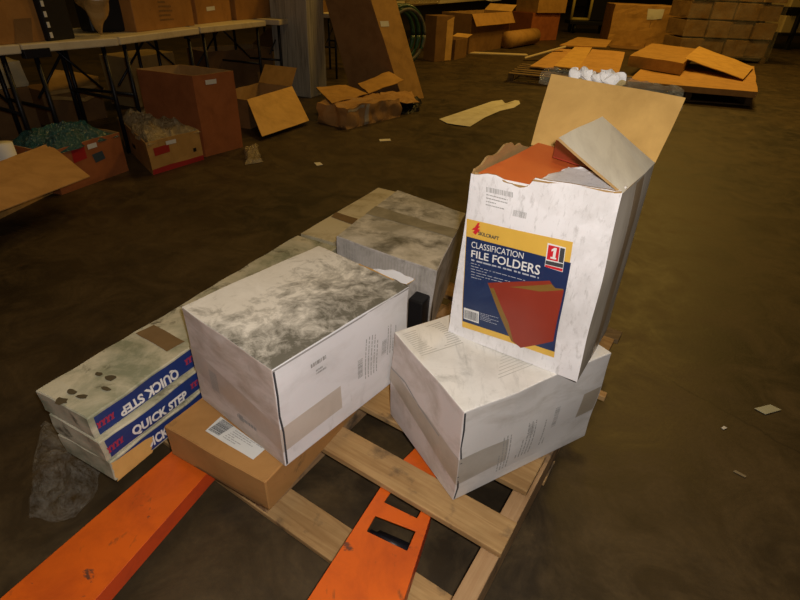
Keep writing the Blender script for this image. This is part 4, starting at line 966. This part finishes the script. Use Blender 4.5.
# strips and paper on the floor
pale = plain('pale_strip', (0.60, 0.50, 0.34))
a, b = g(465, 53.5), g(528, 56)
tag(boxm('packing_strip', a, b-a, V((0.0, 0.20, 0)), UP*0.02, pale, None, 0.002), 'straight pale packing strip lying flat on the far floor', 'strip')
a, b = g(525, 59, 0.04), g(566, 47.5, 0.25)
tag(boxm('packing_strip', a, b-a, V((0.02, 0.16, 0)), UP*0.02, pale, None, 0.002), 'pale strip propped up against the left far pallet', 'strip')
def paper(name, px, label, cat, z=0.002, mat=None, curl=0.0, th=0.001):
    pts = [g(x, y, 0) for x, y in px]; c = sum(pts, V((0, 0, 0)))/len(pts)
    vs = [p_+UP*(z+curl*abs(noise.noise(p_*5+V((2, 2, 0))))) for p_ in pts]+[c+UP*(z+curl*0.3)]
    n_ = len(pts); fs = [(i, (i+1) % n_, n_) for i in range(n_)]
    o = link(name, vs, fs, mat or M['white'], None); md = o.modifiers.new('thick', 'SOLIDIFY'); md.thickness = th; md.offset = 1
    return tag(o, label, cat)
pp = kraft('yellowed_paper', (0.74, 0.72, 0.66), 0.1, 2)
paper('paper_sheet', [(439, 119.5), (447, 124), (456, 126), (470, 127), (485, 118), (500, 111), (514, 108), (520, 104.5), (519, 101.5), (515, 100.5), (512, 103.5), (505, 103.5), (502, 100.5), (492, 102), (474, 108), (455, 114)], 'long torn sheet of white paper on the floor behind the open carton', 'paper', mat=pp, curl=0.03)
paper('paper_note', [(754, 409), (765, 415), (781, 410.5), (770, 405)], 'small pale paper note on the floor at the right', 'paper', mat=kraft('greenish_note', (0.50, 0.50, 0.36), 0.1, 2), curl=0.004)
paper('paper_scrap', [(379, 139.5), (380, 141.5), (391, 141), (390, 139)], 'small pale scrap on the floor in front of the crushed package', 'paper', mat=pp)
paper('paper_scrap', [(314, 163), (317, 166), (323, 165), (320, 162.5)], 'small scrap of paper on the floor left of centre, nearer than the other scraps', 'paper', mat=pp)
paper('paper_scrap', [(438, 118), (441, 121), (443, 119), (441, 117)], 'tiny chip at the left tip of the torn paper sheet', 'paper', mat=pp) if False else None
paper('plastic_chip', [(721, 428), (723, 430), (727, 428.5), (724, 426.5)], 'tiny pale chip on the floor left of the paper note', 'debris', mat=pp)
paper('plastic_chip', [(733, 472), (745, 478), (746, 476.5), (735, 470.5)], 'thin pale sliver on the floor below the paper note', 'debris', mat=kraft('dull_chip', (0.25, 0.2, 0.12), 0.1, 2))
tag(crumple('plastic_scrap', [g(247, 165), g(262, 162), g(258, 146), g(244, 149)], M['plastic_bag'], 0.05, 6, 16, fr=14), 'crumpled plastic scrap on the floor in front of the hanging flap', 'film')
# foreground-left carton with big flap
z2 = 0.30
Pa, Pb = g(-75, 190, z2), g(49, 144, z2)
ndir = V((-(Pb-Pa).y, (Pb-Pa).x, 0)).normalized()
hx = carton('open_carton', 'open kraft carton with a wide flap folded out, at the left edge of the picture', 'box', None, None, 0, 0.36, h=z2, mat=M['kraft'], open_=True, seed=25, FLw=(Pa.x, Pa.y, 0), FRw=(Pb.x, Pb.y, 0))
f_ = slab('flap', [Pa, Pb, g(90, 177, 0.20), g(-60, 235, 0.20)], 0.006, ks, hx.root, 8, 0.002, 2)
sk = [g(x, y, z_)+UP*0.004 for x, y, z_ in ((1, 165, 0.283), (15, 161.5, 0.283), (14, 165.5, 0.270), (0, 169, 0.270))]
link('sticker', [s_+(V((0, -0.004, 0.004))) for s_ in sk], [(0, 3, 2, 1)], M['label'], hx.root)
rc = g(-4, 152, z2+0.02)
o = tube('white_roll', [V((rc.x, rc.y+0.06, 0.03)), V((rc.x, rc.y+0.06, z2+0.055))], 0.062, M['white'], None, 24); tag(o, 'white paper roll standing in the open carton at the left edge', 'roll')
# wrapped item and flattened boxes stored under the left tables
tag(crumple('clear_plastic_bag', [g(4, 88, 0.45), g(40, 84, 0.45), g(36, 60, 0.62), g(2, 62, 0.62)], M['plastic_bag'], 0.05, 11, 20), 'pale plastic-wrapped bundle under the leftmost tabletop', 'bag') if False else None
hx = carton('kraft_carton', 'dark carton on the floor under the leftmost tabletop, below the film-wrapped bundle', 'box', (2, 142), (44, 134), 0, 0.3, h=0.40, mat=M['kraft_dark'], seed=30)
wb = Hexa(hx.TF+V((0, 0.01, 0.004)), hx.TR+V((0, 0.01, 0.004)), hx.TL+V((0, 0, 0.004)), 0.20, amp=0.018, seed=31, fr=9)
o = wb.body('wrapped_bundle', grimy('film_wrapped_tan', (0.50, 0.42, 0.26), [((0.70, 0.64, 0.48), 9, 0.5, 0.7, 0.7, (1, 1, 1), O, 'Object')], 0.35, 0.6, 0.5, 20), None, seg=14)
tag(o, 'pale film-wrapped bundle just under the leftmost tabletop', 'package')
for k, (pts, zs) in enumerate((([(48, 92), (100, 84), (98, 76), (52, 68)], (0.40, 0.40, 0.44, 0.5)), ([(50, 96), (84, 98), (104, 88), (70, 82)], (0.33, 0.33, 0.36, 0.36)))):
    P4 = [g(*p_, z_) for p_, z_ in zip(pts, zs)]
    o = slab('flattened_carton', P4, 0.03, M['kraft_light'], None, 6, 0.01, k)
    tag(o, ('upper', 'lower')[k]+' flattened orange carton slanting behind the table legs', 'box', 'flattened cartons behind the table legs')
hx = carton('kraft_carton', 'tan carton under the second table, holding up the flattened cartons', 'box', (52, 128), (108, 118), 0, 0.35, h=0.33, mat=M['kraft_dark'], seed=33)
hx = carton('kraft_carton', 'tan carton behind the tall red-brown carton, under the third table', 'box', (138, 108), (182, 98), 0, 0.4, h=0.50, mat=kraft('tan_card', (0.40, 0.28, 0.12), 0.1, 33), seed=34)
# clear film on the floor by the flooring cartons
ff = crumple('plastic_film', [g(28, 522, 0.0), g(76, 524, 0.0), g(108, 472, 0.03), g(46, 425, 0.06)], plastic_mat('crinkled_clear_film', (0.97, 0.93, 0.82), 0.93, 0.10, 60, 1.0), 0.075, 9, 44, fr=13)
tag(ff, 'crumpled clear plastic film on the floor at the near end of the flooring cartons', 'film')
